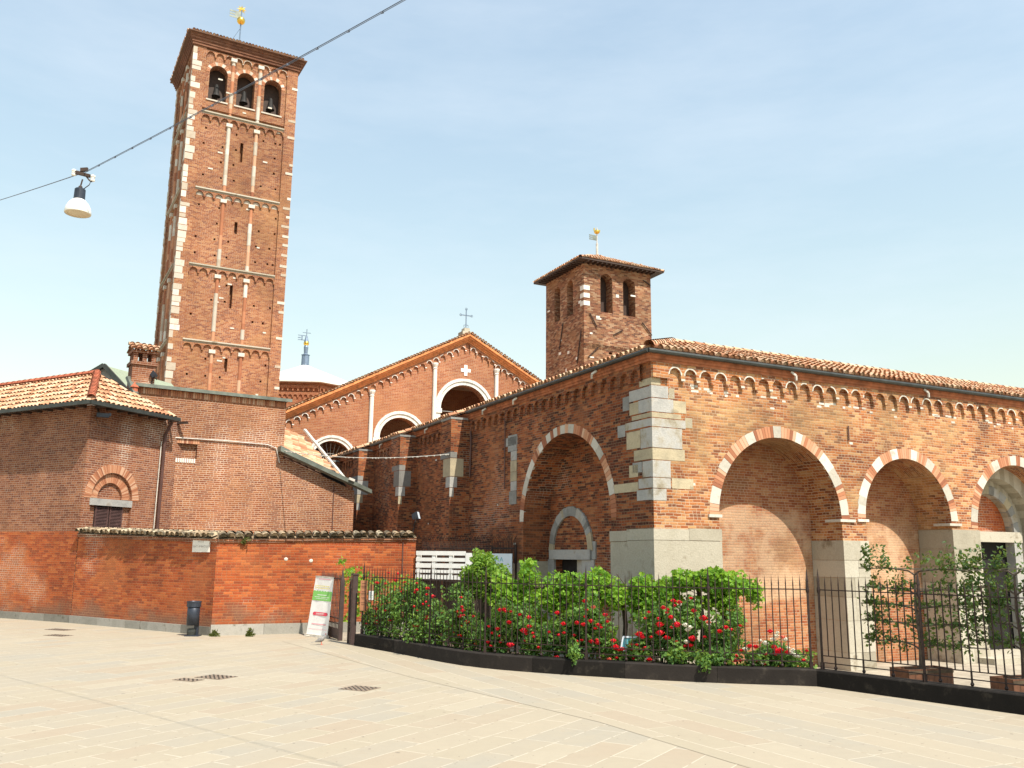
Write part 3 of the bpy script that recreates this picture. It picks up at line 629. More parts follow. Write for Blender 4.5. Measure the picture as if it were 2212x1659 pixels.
# corbel table + cornice
f = MB(); wt = MB(); random.seed(21)
f.T = wt.T = I; frieze(f, .42, 52, .47, .172, 6.73, 7.0, .14, -.09, .09, None, wt, wp=.75)
f.box(0, .42, -.09, 0, 6.62, 7.0); f.build('corbel_arches', M['brick_portico'], P)
f = MB(SIDE); wt.T = SIDE
frieze(f, .35, 22, .47, .172, 6.72, 7.0, .14, -.09, .09)
for s0, n in ((12.0, 8), (17.5, 8), (23.0, 8)): frieze(f, s0, n, .47, .172, 6.72, 7.0, .14, -.07, .07)
f.build('side_corbel_arches', M['brick_side_shaded'], P); wt.build('white_arch_edging', M['vwhite'], P)
f = MB()
for i, (z0, z1, p) in enumerate(((7.002, 7.07, .11), (7.07, 7.14, .14), (7.14, 7.235, .165))):
    f.box(-p, 26, -p, -.001 if i < 2 else .0, z0, z1-.001); f.box(-p, -.001, 0.001, 31, z0, z1-.001)
f.build('brick_cornice', M['cornice'], P)
th = R(20); c_, s_n = math.cos(th), math.sin(th)
f = MB(); OV = .17; Z0 = 7.27; ZR = Z0+(2.7+OV)*math.tan(th); LV = (2.7+OV)/c_
f.face((-OV, -OV, Z0), (26, -OV, Z0), (26, 2.7, ZR), (2.7, 2.7, ZR)); f.face((-OV, -OV, Z0), (-OV, 31, Z0), (2.7, 31, ZR), (2.7, 2.7, ZR))
f.face((2.7, 2.7, ZR), (26, 2.7, ZR), (26, 5.9, Z0), (5.9, 5.9, Z0)); f.face((2.7, 2.7, ZR), (2.7, 31, ZR), (5.9, 31, Z0), (5.9, 5.9, Z0))
f.face((-OV, -OV, Z0-.03), (26, -OV, Z0-.03), (26, 0, Z0-.03), (-OV, 0, Z0-.03)); f.face((-OV, 0, Z0-.03), (0, 0, Z0-.03), (0, 31, Z0-.03), (-OV, 31, Z0-.03))
f.build('roof_bed', M['rooffloor'], P)
tl = MB(); random.seed(31); OT = OV+.05
tiles(tl, (-OV, -OT, Z0+.02), (1, 0, 0), (0, c_, s_n), 26.3, LV, lambda u, v: u > v*c_-.02)
tiles(tl, (-OT, -OV, Z0+.02), (0, 1, 0), (c_, 0, s_n), 31.3, LV, lambda u, v: u > v*c_-.02)
tiles(tl, (26, 5.9, Z0+.02), (-1, 0, 0), (0, -c_, s_n), 20.1, LV); tiles(tl, (5.9, 31, Z0+.02), (0, -1, 0), (-c_, 0, s_n), 25.1, LV)
tl.take(ct, 0)
tl.build('roof', M['tile'], P)
f = MB(); ridge(f, (-OV, -OV, Z0+.1), (2.7, 2.7, ZR+.09)); f.mark(); ridge(f, (2.7, 2.7, ZR+.06), (26, 2.7, ZR+.06)); f.mark(); ridge(f, (2.7, 2.9, ZR+.06), (2.7, 31, ZR+.06)); f.build_split('ridge_tiles', M['tile'], P)
f = MB(); GO = OV+.06; f.tube([(-GO, -GO, Z0-.04), (26, -GO, Z0-.04)], .06, 8)
for u0, u1 in ((-GO, 10.7), (12.0, 15.95), (17.5, 21.6), (22.9, 27.2)): f.mark(); f.tube([(-GO, u0, Z0-.04), (-GO, u1, Z0-.04)], .06, 8)
f.build_split('gutter', M['gutter'], P)
f = MB()
for x_ in (4.35, 9.4, 14.5, 19.5): f.bar((x_, -OV, Z0-.1), (x_+.12, -.22, Z0-.2), .05); f.bar((x_+.12, -.22, Z0-.2), (x_+.14, -.2, Z0-.33), .05); f.mark()
for u_ in (2.2, 6.9, 9.2, 12.4, 14.6, 18.3, 20.2): f.bar((-OV, u_, Z0-.1), (-.25, u_+.14, Z0-.18), .05); f.bar((-.25, u_+.14, Z0-.18), (-.22, u_+.2, Z0-.28), .05); f.mark()
f.build_split('gutter_spout', M['conduit'], P)
f = MB(); f.box(5.2, 26, 5.2, 5.4, YARD, 7.1); f.box(5.2, 5.4, 5.4, 31, YARD, 7.1); f.box(25.9, 26, .3, 5.2, YARD, 7.1); f.build('courtyard_wall', M['brick_side_shaded'], P)
f = MB(); f.tube([(-.05, 8.0, 6.8), (-.05, 8.0, 4.4)], .02, 5); f.tube([(-.05, 10.75, 6.7), (-.05, 10.7, 6.2), (-.05, 10.75, 5.0)], .03, 5); f.tube([(6.45, -.04, 5.9), (6.45, -.04, 5.5)], .02, 5); f.build_parts('wall_pipe', M['pipe'], P)

# ------------------------------------------------------------------ basilica front with the raking gable
F_ = thing('gabled_church_front', 'gabled brick church front with white arches and a white cross', 'church', K+A_*30, DA)
zg = lambda x: 15.25-.52*abs(x-8.05)
XA, XB = -4.2, 20.3
OPS = [dict(c=.2, r=1.1, sp=7.3, d=.6, base=4), dict(c=4.05, r=1.22, sp=8.76, d=.6, base=4), dict(c=7.95, r=1.5, sp=10.72, d=.6, base=4), dict(c=11.9, r=1.22, sp=8.76, d=.6, base=4), dict(c=15.8, r=1.1, sp=7.3, d=.6, base=4)]
f = MB(); wall(f, XA, XB, 0, zg, OPS, brk=(8.05,)); 
f.box(XA, XB, 5.0, 5.2, 0, 8.6); f.box(0, 16, 5.0, 5.21, 8.6, 10.9); f.box(4, 12, 5.0, 5.22, 10.9, 12.9); f.box(XA-.02, XA+.2, .1, 5, 0, 8.5); f.box(XB-.2, XB, .1, 5, 0, 8.5)
f.build('gable_wall', M['brick_gable'], F_)
f = MB(); 
for a, b in ((XA, 8.05), (8.05, XB)):
    f.face((a, -.3, zg(a)+.06), (b, -.3, zg(b)+.06), (b, 30, zg(b)+.06), (a, 30, zg(a)+.06)); f.face((a, .6, zg(a)-.3), (b, .6, zg(b)-.3), (b, 5.2, zg(b)-.3), (a, 5.2, zg(a)-.3))
f.build('roof', M['tile'], F_)
f = MB()
for k, (d0, d1, p) in enumerate(((0.04, -.10, .42), (-.10, -.22, .32), (-.22, -.32, .22), (-.32, -.42, .14))):
    for a, b in ((XA, 8.05), (8.05, XB)):
        f.face((a, -p, zg(a)+d0), (b, -p, zg(b)+d0), (b, -p, zg(b)+d1), (a, -p, zg(a)+d1)); f.face((a, -p, zg(a)+d1), (b, -p, zg(b)+d1), (b, 0, zg(b)+d1), (a, 0, zg(a)+d1))
f.build('raking_cornice', plain('bright_orange_cornice', (.62, .24, .09), .9, 0, .3, 4), F_)
f = MB(); 
for a, b in ((XA, 8.05), (8.05, XB)):
    d = Vector((b-a, 0, zg(b)-zg(a))); L_ = d.length; d.normalize()
    if b > 8.06: tiles(f, (a, -.5, zg(a)+.07), d, (0, 1, 0), L_, 1.0)
    else: tiles(f, (a, -.5, zg(a)+.07), d, (0, 1, 0), L_, 1.0)
f.build('verge_tiles', M['tile'], F_)
f = MB(); wt = MB(); random.seed(4)
frieze(f, XA+.1, 29, .415, .15, -.72, -.42, .09, -.1, .1, zg, wt, wp=1); frieze(f, 8.2, 29, .415, .15, -.72, -.42, .09, -.1, .1, zg, wt, wp=1)
f.build('corbel_arches', M['brick_gable'], F_); wt.build('white_arch_edging', M['white'], F_)
f = MB(); fb = MB(); random.seed(2)
for (c, r, sp, t) in ((.2, 1.1, 7.3, .3), (4.05, 1.22, 8.76, .36), (7.95, 1.5, 10.72, .38), (11.9, 1.22, 8.76, .36), (15.8, 1.1, 7.3, .3)):
    ring(f, fb, c, sp, r, r, t*.55, -.03, 0, 180, [('w', 14), ('w', 17)], .3); ring(f, fb, c, sp, r+t*.56, r+t*.56, t*.44, -.09, 0, 180, [('w', 16), ('w', 19)], .1)
    for sx in (-1, 1): f.cur = .6; f.box(c+sx*(r+t/2)-t/2-.04, c+sx*(r+t/2)+t/2+.04, -.12, .3, sp-.28, sp-.02); f.cur = .4; f.box(c+sx*(r+t/2)-t/2+.02, c+sx*(r+t/2)+t/2-.02, -.06, .3, 4, sp-.285)
f.build('white_arch_mouldings', M['white'], F_)
for x_ in (2.28, 6.02, 9.98, 13.8):
    f = MB(); zt = zg(x_)-.95; f.cur = .6; f.lathe([(.12, 4), (.12, zt-.25), (.15, zt-.23), (.12, zt-.18), (.19, zt), (.19, zt+.1), (0, zt+.1)], (x_, -.07, 0), 10); f.build('half_column', M['white'], F_)
f = MB(); f.cur = .9; f.box(7.88, 8.08, -.03, 0, 12.8, 13.44); f.box(7.67, 7.879, -.03, 0, 13.02, 13.22); f.box(8.081, 8.29, -.03, 0, 13.02, 13.22); f.build('white_cross', M['whitepaint'], F_)
f = MB(); f.box(7.7, 8.35, -.1, .6, 15.1, 15.5); f.box(7.85, 8.2, .0, .45, 15.5, 15.72); PD = f.build('pedestal', M['plinth'], F_)
f = MB(); cx_ = 8.03; f.bar((cx_, .2, 15.7), (cx_, .2, 16.95), .05); f.bar((cx_-.36, .2, 16.55), (cx_+.36, .2, 16.55), .05)
for p in ((cx_, 16.95), (cx_-.36, 16.55), (cx_+.36, 16.55)): f.tube([(p[0]+.07*math.cos(t), .2, p[1]+.07*math.sin(t)) for t in [i*math.pi/3 for i in range(7)]], .018, 5, False)
for sx in (-1, 1): f.tube([(cx_, .2, 15.98), (cx_+sx*.14, .2, 15.93), (cx_+sx*.14, .2, 15.8), (cx_+sx*.04, .2, 15.75)], .02, 5)
f.build('iron_cross', M['blueiron'], PD)
f = MB()
for c, r, sp in ((.2, 1.1, 7.3), (4.05, 1.22, 8.76), (7.95, 1.5, 10.72)): f.bar((c-r, .3, sp-.1), (c+r, .3, sp-.1), .04)
for i in range(13): t = math.pi*(i+.5)/13; f.bar((.2-.25*math.cos(t), .4, 7.0+.25*math.sin(t)), (.2-1.1*math.cos(t), .4, 7.25+1.1*math.sin(t)), .025)
for rr in (.3, .7): f.tube([(.2-rr*math.cos(math.pi*i/12), .4, 7.05+rr*math.sin(math.pi*i/12)) for i in range(13)], .018, 5)
f.build('tie_rods_and_grille', plain('grey_iron', (.25, .24, .22), .6), F_)

# ------------------------------------------------------------------ big bell tower
c0 = at_d(505, 800, 60.0); c0.z = 0; DC = 61.0; cb = dr(DC)
T_ = thing('tall_bell_tower', 'tall slender brick bell tower with white stone quoins and three belfry arches', 'bell tower', c0-cb*4.17, DC)
WT = 7.2; STR = [15.9, 21.0, 26.3, 31.8]; x0b, x1b = .85, WT-.75
tw, tb, twh, tfr, tstr, tcol, tvb, tvw = MB(), MB(), MB(), MB(), MB(), MB(), MB(), MB()
for side, TT in ((0, I), (1, SIDE)):
    random.seed(40+side)
    for q in (tw, twh, tfr, tstr, tcol, tvb, tvw): q.T = TT
    e = .0 if side == 0 else .0
    # corner piers
    tw.T = TT
    for a, b in ((0, x0b), (x1b, WT)):
        tw.face((a, 0, 0), (b, 0, 0), (b, 0, 36.4), (a, 0, 36.4))
        for xx in ((x0b,) if a == 0 else (x1b,)): tw.face((xx, 0, 0), (xx, .14, 0), (xx, .14, 36.4), (xx, 0, 36.4))
    zs = [8.0]+STR; slit = {8.0: (14.0, 14.9), 15.9: (18.3, 19.9), 21.0: (23.5, 24.35), 26.3: (28.7, 30.1)}
    for i in range(len(zs)-1):
        za, zt = zs[i], zs[i+1]; sa, sb_ = slit[za]; rects = [(3.56, 3.76, sa, sb_, .4)]
        z = zt-1.25
        while z > za+.5:
            for bx in (.30, 1.5, 2.35, 4.25, 5.0, 5.3):
                X = x0b+bx+random.uniform(-.08, .08)
                if random.random() < .62 and abs(X-3.66) > .35: rects.append((X, X+.13, z, z+.14, .25))
            z -= 1.12
        gridwall(tw, x0b, x1b, za, zt, rects, .14)
    tw.T = (lambda TT: (lambda x, y, z: TT(x, y+.14, z)))(TT)
    bc = [x0b+(x1b-x0b)*(k+.5)/3 for k in range(3)]
    wall(tw, x0b, x1b, 31.8, 36.4, [dict(c=c, r=.60, sp=34.75, base=32.75, d=.7) for c in bc])
    tvb.T = tvw.T = tw.T
    for c in bc: ring(tvw, tvb, c, 34.75, .60, .60, .25, -.02, 0, 180, [('b', 25), ('w', 14), ('b', 30), ('w', 12), ('b', 24), ('w', 16)], .04)
    for c in bc: tvw.cur = .5; tvw.box(c-.72, c+.72, -.06, .3, 32.66, 32.76)
    # strings and corbel arches
    for j, s0 in enumerate(STR+[36.75]):
        tstr.T = TT; tstr.cur = (.95, .4, .9, .5, .3)[j]
        if s0 < 36:
            tstr.box(x0b, x1b, -.06, .14, s0-.09, s0); tstr.cur = .1; tstr.box(x0b, x1b, .02, .14, s0-.2, s0-.090); tstr.mark()
        dz = .24 if s0 < 36 else .5
        tfr.T = TT; frieze(tfr, x0b, 9, (x1b-x0b)/9, .25, s0-dz-.28, s0-dz+.03, .12, .02, .12, None, (tvw if j in (1, 2, 4) else None), wp=.6 if j != 2 else 1)
        if j == 2:
            for k in range(9): cc = x0b+(x1b-x0b)*(k+.5)/9; tvw.T = TT; tvw.cur = .3; tvw.face(*[(cc-.24*math.cos(math.pi*m/8), .134, s0-dz-.28+.24*math.sin(math.pi*m/8)) for m in range(9)])
    # half columns, bands of brick and white stone
    for k in (1, 2):
        tcol.mark(); cx_ = x0b+(x1b-x0b)*k/3
        for za, zt in zip([8.0]+STR, [q-.68 for q in STR]+[36.0]):
            z = za; 
            while z < zt-.05:
                h = random.uniform(.35, 1.0); whi = random.random() < (.5 if za > 9 else .0); tgt = tvw if whi else tcol
                tgt.T = TT; tgt.cur = random.random()
                for m in range(5):
                    t0, t1 = math.pi*m/5, math.pi*(m+1)/5; z1 = min(z+h, zt)
                    r_ = .12+(.012 if whi else 0)
                    tgt.face((cx_-r_*math.cos(t0), .14-r_*math.sin(t0), z), (cx_-r_*math.cos(t1), .14-r_*math.sin(t1), z), (cx_-r_*math.cos(t1), .14-r_*math.sin(t1), z1), (cx_-r_*math.cos(t0), .14-r_*math.sin(t0), z1))
                z += h
            tvw.T = TT; tvw.cur = .8; tvw.box(cx_-.2, cx_+.2, -.04, .14, zt-.12, zt+.12)
    # white quoins
    twh.T = TT
    z = 8.0
    while z < 36.2:
        h = random.uniform(.28, .55)
        if random.random() < (.9 if side == 0 else .6): twh.cur = random.choice((.05, .2, .35, .5, .62, .8, .95)); L_ = random.uniform(.22, .62); twh.box(-.012 if side == 0 else .0, L_, -.012, .03, z+random.uniform(.01, .06), z+h-.01)
        z += h
    z = 8.2
    while z < 36:
        if side == 0: twh.cur = random.random(); L_ = random.uniform(.2, .55); twh.box(WT-L_, WT+.02, -.02, .03, z, z+.18)
        else: twh.cur = random.random(); L_ = random.uniform(.2, .7); twh.box(WT-L_, WT+.02, -.03, .03, z, z+.5)
        z += random.uniform(.6, 2.6) if side == 0 else random.uniform(.55, 1.0)
    for _ in range(26): 
        X, Z_ = random.uniform(.9, 6.2), random.uniform(9, 35); twh.cur = .8; twh.box(X, X+random.uniform(.12, .35), .11, .14, Z_, Z_+.1)
tw.T = I; tw.face((WT, 0, 0), (WT, WT, 0), (WT, WT, 36.4), (WT, 0, 36.4)); tw.face((0, WT, 0), (WT, WT, 0), (WT, WT, 36.4), (0, WT, 36.4))
tw.face((0, 0, 32), (WT, 0, 32), (WT, WT, 32), (0, WT, 32))
tw.build('tower_wall', M['brick_tower'], T_); tfr.build('corbel_arches', M['brick_tower'], T_); tstr.build_split('string_course', M['plinth'], T_); tcol.build_split('half_column', M['vbrick'], T_)
tvb.build('brick_voussoirs', M['vbrick'], T_); tvw.build('white_trim', M['tquoin'], T_); twh.build('white_quoins', M['tquoin'], T_)
f = MB()
for z0, z1, p in ((36.42, 36.6, .10), (36.6, 36.78, .16), (36.78, 36.96, .23), (36.96, 37.14, .30)): f.box(-p, WT+p, -p, WT+p, z0, z1-.001)
f.build('cornice', M['shadebrick'], T_)
f = MB(); e = .48; zt = 37.2; ap = (WT/2, WT/2, 38.5); cs = [(-e, -e, zt), (WT+e, -e, zt), (WT+e, WT+e, zt), (-e, WT+e, zt)]
for i in range(4): f.face(cs[i], cs[(i+1) % 4], ap)
f.face(*cs); f.box(-e, WT+e, -e, WT+e, zt-.055, zt-.001); f.build('roof_bed', M['rooffloor'], T_)
f = MB(); Lr = WT+2*e; pv = math.atan2(1.4, Lr/2); cv, sv = math.cos(pv), math.sin(pv)
for og, U, V in (((-e, -e, zt), (1, 0, 0), (0, cv, sv)), ((-e, -e, zt), (0, 1, 0), (cv, 0, sv)), ((WT+e, -e, zt), (0, 1, 0), (-cv, 0, sv)), ((-e, WT+e, zt), (1, 0, 0), (0, -cv, sv))):
    tiles(f, og, U, V, Lr, Lr/2/cv, lambda u, v: v*cv < u < Lr-v*cv, .22, .45, .1)
f.build('roof', M['tile'], T_)
f = MB()
for c in bc: f.lathe([(.06, 34.2), (.14, 34.1), (.18, 33.8), (.22, 33.5), (.30, 33.3), (.26, 33.3)], (c, .62, 0), 14)
f2_ = MB(); f2_.box(.95, WT-.95, .95, WT-.95, 32.05, 36.3)  # dark liner added behind the arches, its colour stands in for belfry shade
for i_ in range(3): pass
f2_.build('belfry_dark_liner', M['slot'], T_)
f.build_parts('bell', plain('shaded_bronze', (.010, .009, .008), .7, 0), T_)  # near-black bells: the belfry's shade is put into their colour
def vane(par, base, hts, name='weather_vane', star=True, flag=None, ballr=.3):
    x_, y_ = base[0], base[1]; zb, zball, zflag, ztop = hts
    f = MB(); f.bar((x_, y_, zb), (x_, y_, zb+.9), .22); f.tube([(x_, y_, zb+.9), (x_, y_, ztop)], .05, 6)
    f.tube([(x_, y_, zball-.6), (x_-.9, y_, zb+.4)], .02, 5) if star else None
    par = f.build('mast', M['blueiron'], par)
    f = MB(); f.sphere((x_, y_, zball), ballr, 14); f.build('gilded_ball', M['gold'], par, smooth='weld')
    f = MB()
    for k in range(3): f.box(x_-.85, x_-.45+(.0), y_-.01, y_+.01, zflag+.22*k, zflag+.13+.22*k)
    f.box(x_-.45, x_-.05, y_-.012, y_+.012, zflag, zflag+.57); f.build('banner_vane', M['flash'], par)
    if star:
        f = MB(); pts = []
        for k in range(16): rr = .36 if k % 2 == 0 else .17; t = math.pi*k/8; pts.append((x_+rr*math.cos(t), rr*math.sin(t)+ztop))
        for k in range(16): a, b = pts[k], pts[(k+1) % 16]; f.face((x_, y_-.05, ztop), (a[0], y_, a[1]), (b[0], y_, b[1])); f.face((x_, y_+.05, ztop), (a[0], y_, a[1]), (b[0], y_, b[1]))
        f.build('gilded_star', M['gold'], par)
wc = world(T_, ap); 
vane(T_, (WT/2, WT/2), (38.5, zrow(wc, 45), zrow(wc, 42), zrow(wc, 21)))

# ------------------------------------------------------------------ lantern tower with pale roof
c1 = at_d(655, 860, 78.0); c1.z = 0
L_T = thing('domed_crossing_tower', 'low octagonal brick crossing tower under a bright pale metal roof', 'church tower', c1, DA)
ze = zrow(c1, 846); zap = zrow(c1, 786); RO = 5.9
f = MB(); f.lathe([(RO-.5, 0), (RO-.5, ze-.1)], (0, 0, 0), 8); f.build('drum_wall', M['brick_gable'], L_T)
f = MB(); f.lathe([(0, zap), (RO*.12, zap-.35), (RO, ze), (RO, ze-.14), (RO-.5, ze-.14)], (0, 0, 0), 8); f.build('roof', M['lead'], L_T)
f = MB()
for k in range(8):
    a0, a1 = 2*math.pi*k/8, 2*math.pi*(k+1)/8; p0 = Vector((RO-.38)*math.cos(a0) for _ in (0,)) if False else None
    A0 = Vector(((RO-.48)*math.cos(a0), (RO-.48)*math.sin(a0), 0)); A1 = Vector(((RO-.48)*math.cos(a1), (RO-.48)*math.sin(a1), 0)); d = (A1-A0); Ls = d.length; d.normalize(); nn = Vector((d.y, -d.x, 0))
    f.T = (lambda A0, d, nn: (lambda x, y, z: tuple(A0+d*x-nn*y+Vector((0, 0, z)))))(A0, d, nn)
    for row in range(2): frieze(f, 0, 10, Ls/10, .15, ze-.75-row*.55, ze-.4-row*.55, .1, -.12+.05*row, .12)
f.build('corbel_arches', M['brick_gable'], L_T)
f = MB(); zf = zap; f.lathe([(.35, zf-.3), (.33, zf+.75), (.4, zf+.78), (.16, zf+.9), (.2, zf+1.5), (.12, zf+1.7), (.2, zf+2.0), (.08, zf+2.5), (0.07, zrow(c1, 745))], (0, 0, 0), 10); f.tube([(0, 0, zrow(c1, 745)), (0, 0, zrow(c1, 711))], .035, 5); zc_ = zrow(c1, 719); f.bar((-.35, 0, zc_), (.35, 0, zc_), .05)
zfl = zrow(c1, 736); f.box(-.75, -.05, -.02, .02, zfl, zfl+.06); f.box(-.75, -.05, -.02, .02, zfl+.4, zfl+.46); f.box(-.45, -.35, -.02, .02, zfl, zfl+.4); f.box(-.75, -.5, -.02, .02, zfl+.18, zfl+.26)
FN = f.build('finial', M['blueiron'], L_T); f = MB(); f.sphere((0, 0, zrow(c1, 742)), .24, 12); f.build('gilded_ball', M['gold'], FN, smooth='weld')

# ------------------------------------------------------------------ smaller rough tower
c2 = at_d(1262, 780, 64.0); c2.z = 0
N_ = thing('squat_bell_tower', 'rough old brick tower with tiled pyramid roof behind the portico', 'bell tower', c2, DA)
WM = 6.05; WL = 5.9; EH = zrow(c2, 567)
pt = lambda x, y: on_front(N_, x, y)
op = []
for (xa, xb, yt, yb) in ((1297, 1323, 592, 675), (1346, 1372, 602, 683)):
    a = pt(xa, (yt+yb)/2).x; b = pt(xb, (yt+yb)/2).x; zt = pt((xa+xb)/2, yt).z; zb = pt((xa+xb)/2, yb).z
    op.append(dict(c=(a+b)/2, r=(b-a)/2, sp=zt-(b-a)/2, base=zb, d=.9))
f = MB(); wall(f, 0, WM, EH-6.6, EH, op)
zl = EH-6.6
rects = []
for x_, yt, yb, ww in ((1281, 719, 745, .45), (1319, 750, 766, .3), (1388, 738, 756, .4)):
    a = pt(x_, (yt+yb)/2); rects.append((a.x-ww/2, a.x+ww/2, pt(x_, yb).z, min(zl-.05, pt(x_, yt).z), .5))
random.seed(77)
for _ in range(14): X, Z_ = random.uniform(.4, 5.6), random.uniform(zl-6, zl-.4); rects.append((X, X+.12, Z_, Z_+.12, .3))
gridwall(f, 0, WM, 0, zl, rects)
f.T = SIDE; opl = [dict(c=2.05, r=.45, sp=op[0]['sp']-.15, base=op[0]['base'], d=.9), dict(c=4.05, r=.45, sp=op[0]['sp']-.15, base=op[0]['base'], d=.9)]
wall(f, 0, WL, EH-6.6, EH, opl); rects = []
for _ in range(16): X, Z_ = random.uniform(.4, 5.4), random.uniform(zl-6, zl-.4); rects.append((X, X+.14, Z_, Z_+.16, .3))
gridwall(f, 0, WL, 0, zl, rects); f.T = I
f.face((WM, 0, 0), (WM, WL, 0), (WM, WL, EH), (WM, 0, EH)); f.face((0, WL, 0), (WM, WL, 0), (WM, WL, EH), (0, WL, EH)); f.face((0, 0, zl), (WM, 0, zl), (WM, WL, zl), (0, WL, zl))
f.build('tower_wall', M['brick_old'], N_)
f = MB(); random.seed(78)
for _ in range(16): X, Z_ = random.uniform(0, 5.6), random.uniform(zl-5, EH-1); f.cur = random.random(); f.box(X, X+random.uniform(.15, .45), -.02, .02, Z_, Z_+random.uniform(.1, .25))
for _ in range(14): X, Z_ = random.uniform(0, 5.3), random.uniform(zl-5, EH-1); f.cur = random.random(); f.box(-.02, .02, X, X+random.uniform(.15, .4), Z_, Z_+random.uniform(.1, .25))
for z_ in (EH-3.3, EH-2.7, EH-2.1): f.cur = .3; f.box(-.03, .5, -.03, .5, z_, z_+.35)
f.build('stone_blocks', M['white'], N_)
f = MB()
for (xa, ya, xb, yb) in ((1273, 677, 1289, 708), (1386, 697, 1407, 725), (1324, 724, 1345, 713), (1270, 771, 1291, 751), (1388, 606, 1404, 617)):
    a, b = pt(xa, ya), pt(xb, yb); f.bar((a.x, -.08, a.z), (b.x, -.08, b.z), .06)
f.bar((-.08, .9, zl-1), (-.08, 0.3, zl+1.4), .06); f.bar((-.08, 3.6, zl+.6), (-.08, 3.0, zl+2.6), .06)
f.build_parts('iron_tie_bar', M['iron'], N_)
f2_ = MB(); f2_.box(.95, WM-.95, .95, WL-.95, zl+.1, EH-.1); f2_.build('belfry_dark_liner', M['slot'], N_)  # dark box added inside, in place of real shade behind the openings
e = .75; zt = EH+.12; ap = (WM/2, WL/2, zt+1.75)
cs = [(-e, -e, zt), (WM+e, -e, zt), (WM+e, WL+e, zt), (-e, WL+e, zt)]
f = MB(); [f.face(cs[i], cs[(i+1) % 4], ap) for i in range(4)]; f.face(*cs); f.box(-e, WM+e, -e, WL+e, zt-.1, zt-.002)
for k in range(16): f.bar((WM*k/15, -e+.05, zt-.16), (WM*k/15, .0, zt-.16), .1); f.bar((-e+.05, WL*k/15, zt-.16), (0, WL*k/15, zt-.16), .1)
f.build('eaves', M['slot'], N_)
f = MB(); Lr = WM+2*e; pv = math.atan2(1.75, Lr/2); cv, sv = math.cos(pv), math.sin(pv); random.seed(5)
for og, U, V in (((-e, -e, zt), (1, 0, 0), (0, cv, sv)), ((-e, -e, zt), (0, 1, 0), (cv, 0, sv)), ((WM+e, -e, zt), (0, 1, 0), (-cv, 0, sv)), ((-e, WL+e, zt), (1, 0, 0), (0, -cv, sv))):
    tiles(f, og, U, V, Lr-.02, Lr/2/cv, lambda u, v: v*cv < u < Lr-v*cv, .25, .5, .11, .03)
ridge(f, cs[0], ap, .14, .45); ridge(f, cs[1], ap, .14, .45); ridge(f, cs[3], ap, .14, .45); f.build('roof', M['tile'], N_)
wc = world(N_, ap); x_, y_ = ap[0], ap[1]
f = MB(); zt2 = zrow(wc, 492); zm = zrow(wc, 526); f.tube([(x_, y_, ap[2]-.1), (x_, y_, zm)], .09, 6); f.tube([(x_, y_, zm), (x_, y_, zt2)], .04, 6); MS = f.build('mast', M['conduit'], N_)
f = MB(); zf = zrow(wc, 520); [f.box(x_-.72, x_-.4, y_-.01, y_+.01, zf+.16*k, zf+.1+.16*k) for k in range(3)]; f.box(x_-.4, x_-.04, y_-.012, y_+.012, zf, zf+.42); f.build('banner_vane', M['flash'], MS)
f = MB(); f.sphere((x_, y_, zrow(wc, 501)), .24, 12, (1, 1, .75)); f.bar((x_-.25, y_, zrow(wc, 500)), (x_-.25, y_, zrow(wc, 494)), .08); f.bar((x_+.22, y_, zrow(wc, 501)), (x_+.25, y_, zrow(wc, 496)), .08); f.build('gilded_top', M['gold'], MS)

# ------------------------------------------------------------------ brick annex in front of the bell tower
E0 = Vector((-13.01, 34.45, 0)); DX = 57.0
X_ = thing('brick_annex', 'plain brick annex with flat capped top and sloping fascia below the tall tower', 'building', E0, DX)
px = lambda x, y, d=0: on_front(X_, x, y, d)
TZ = px(470, 850).z; xR = px(617, 900).x; fa = px(602, 985); fb_ = px(792, 1072); xE = px(765, 1070).x
zf_ = lambda x: fa.z+(fb_.z-fa.z)*(x-fa.x)/(fb_.x-fa.x)
nl, nr_ = px(364, 985), px(425, 985); nt_, nb_ = px(395, 958).z, px(395, 990).z
f = MB(); gridwall(f, -1.6, fa.x, 0, TZ, [(nl.x, nr_.x, nb_, nt_, .16)])
if xR > fa.x: f.face((fa.x, 0, 0), (xR, 0, 0), (xR, 0, TZ), (fa.x, 0, TZ))
f.face((xR, 0, 0), (xE, 0, 0), (xE, 0, zf_(xE)), (xR, 0, zf_(xR))); f.face((xR, 0, zf_(xR)-.1), (xR, 6, zf_(xR)-.1), (xR, 6, TZ), (xR, 0, TZ)); f.face((xE, 0, 0), (xE, 5, 0), (xE, 5, zf_(xE)), (xE, 0, zf_(xE)))
f.face((-1.6, 0, 0), (-1.6, 6, 0), (-1.6, 6, TZ), (-1.6, 0, TZ)); f.face((-1.6, 6, 0), (xR, 6, 0), (xR, 6, TZ), (-1.6, 6, TZ)); f.build('wall', M['brick_annex'], X_)
f = MB(); n = int((xR+1.6)/.085)
for i in range(n): f.cur = random.random(); f.box(-1.6+i*.085+.006, -1.6+(i+1)*.085-.006, -.03, .0, TZ-.30, TZ-.06)
m = int((nr_.x-nl.x+.3)/.085); f.mark()
for i in range(m): f.cur = random.random(); f.box(nl.x-.15+i*.085+.006, nl.x-.15+(i+1)*.085-.006, -.012, .0, nt_+.01, nt_+.22)
f.build_split('soldier_course', M['vbrick'], X_)
f = MB()
for i in range(m-3): f.cur = .5; f.box(nl.x+i*.085+.012, nl.x+(i+1)*.085-.012, -.02, .1, nb_-.16, nb_)
f.build('niche_sill', M['white'], X_)
f = MB(); f.box(-1.75, xR+.18, -.2, 6.1, TZ, TZ+.06); f.box(-1.75, xR+.18, -.2, -.14, TZ-.07, TZ-.001); f.build('roof_capping', M['flash'], X_)
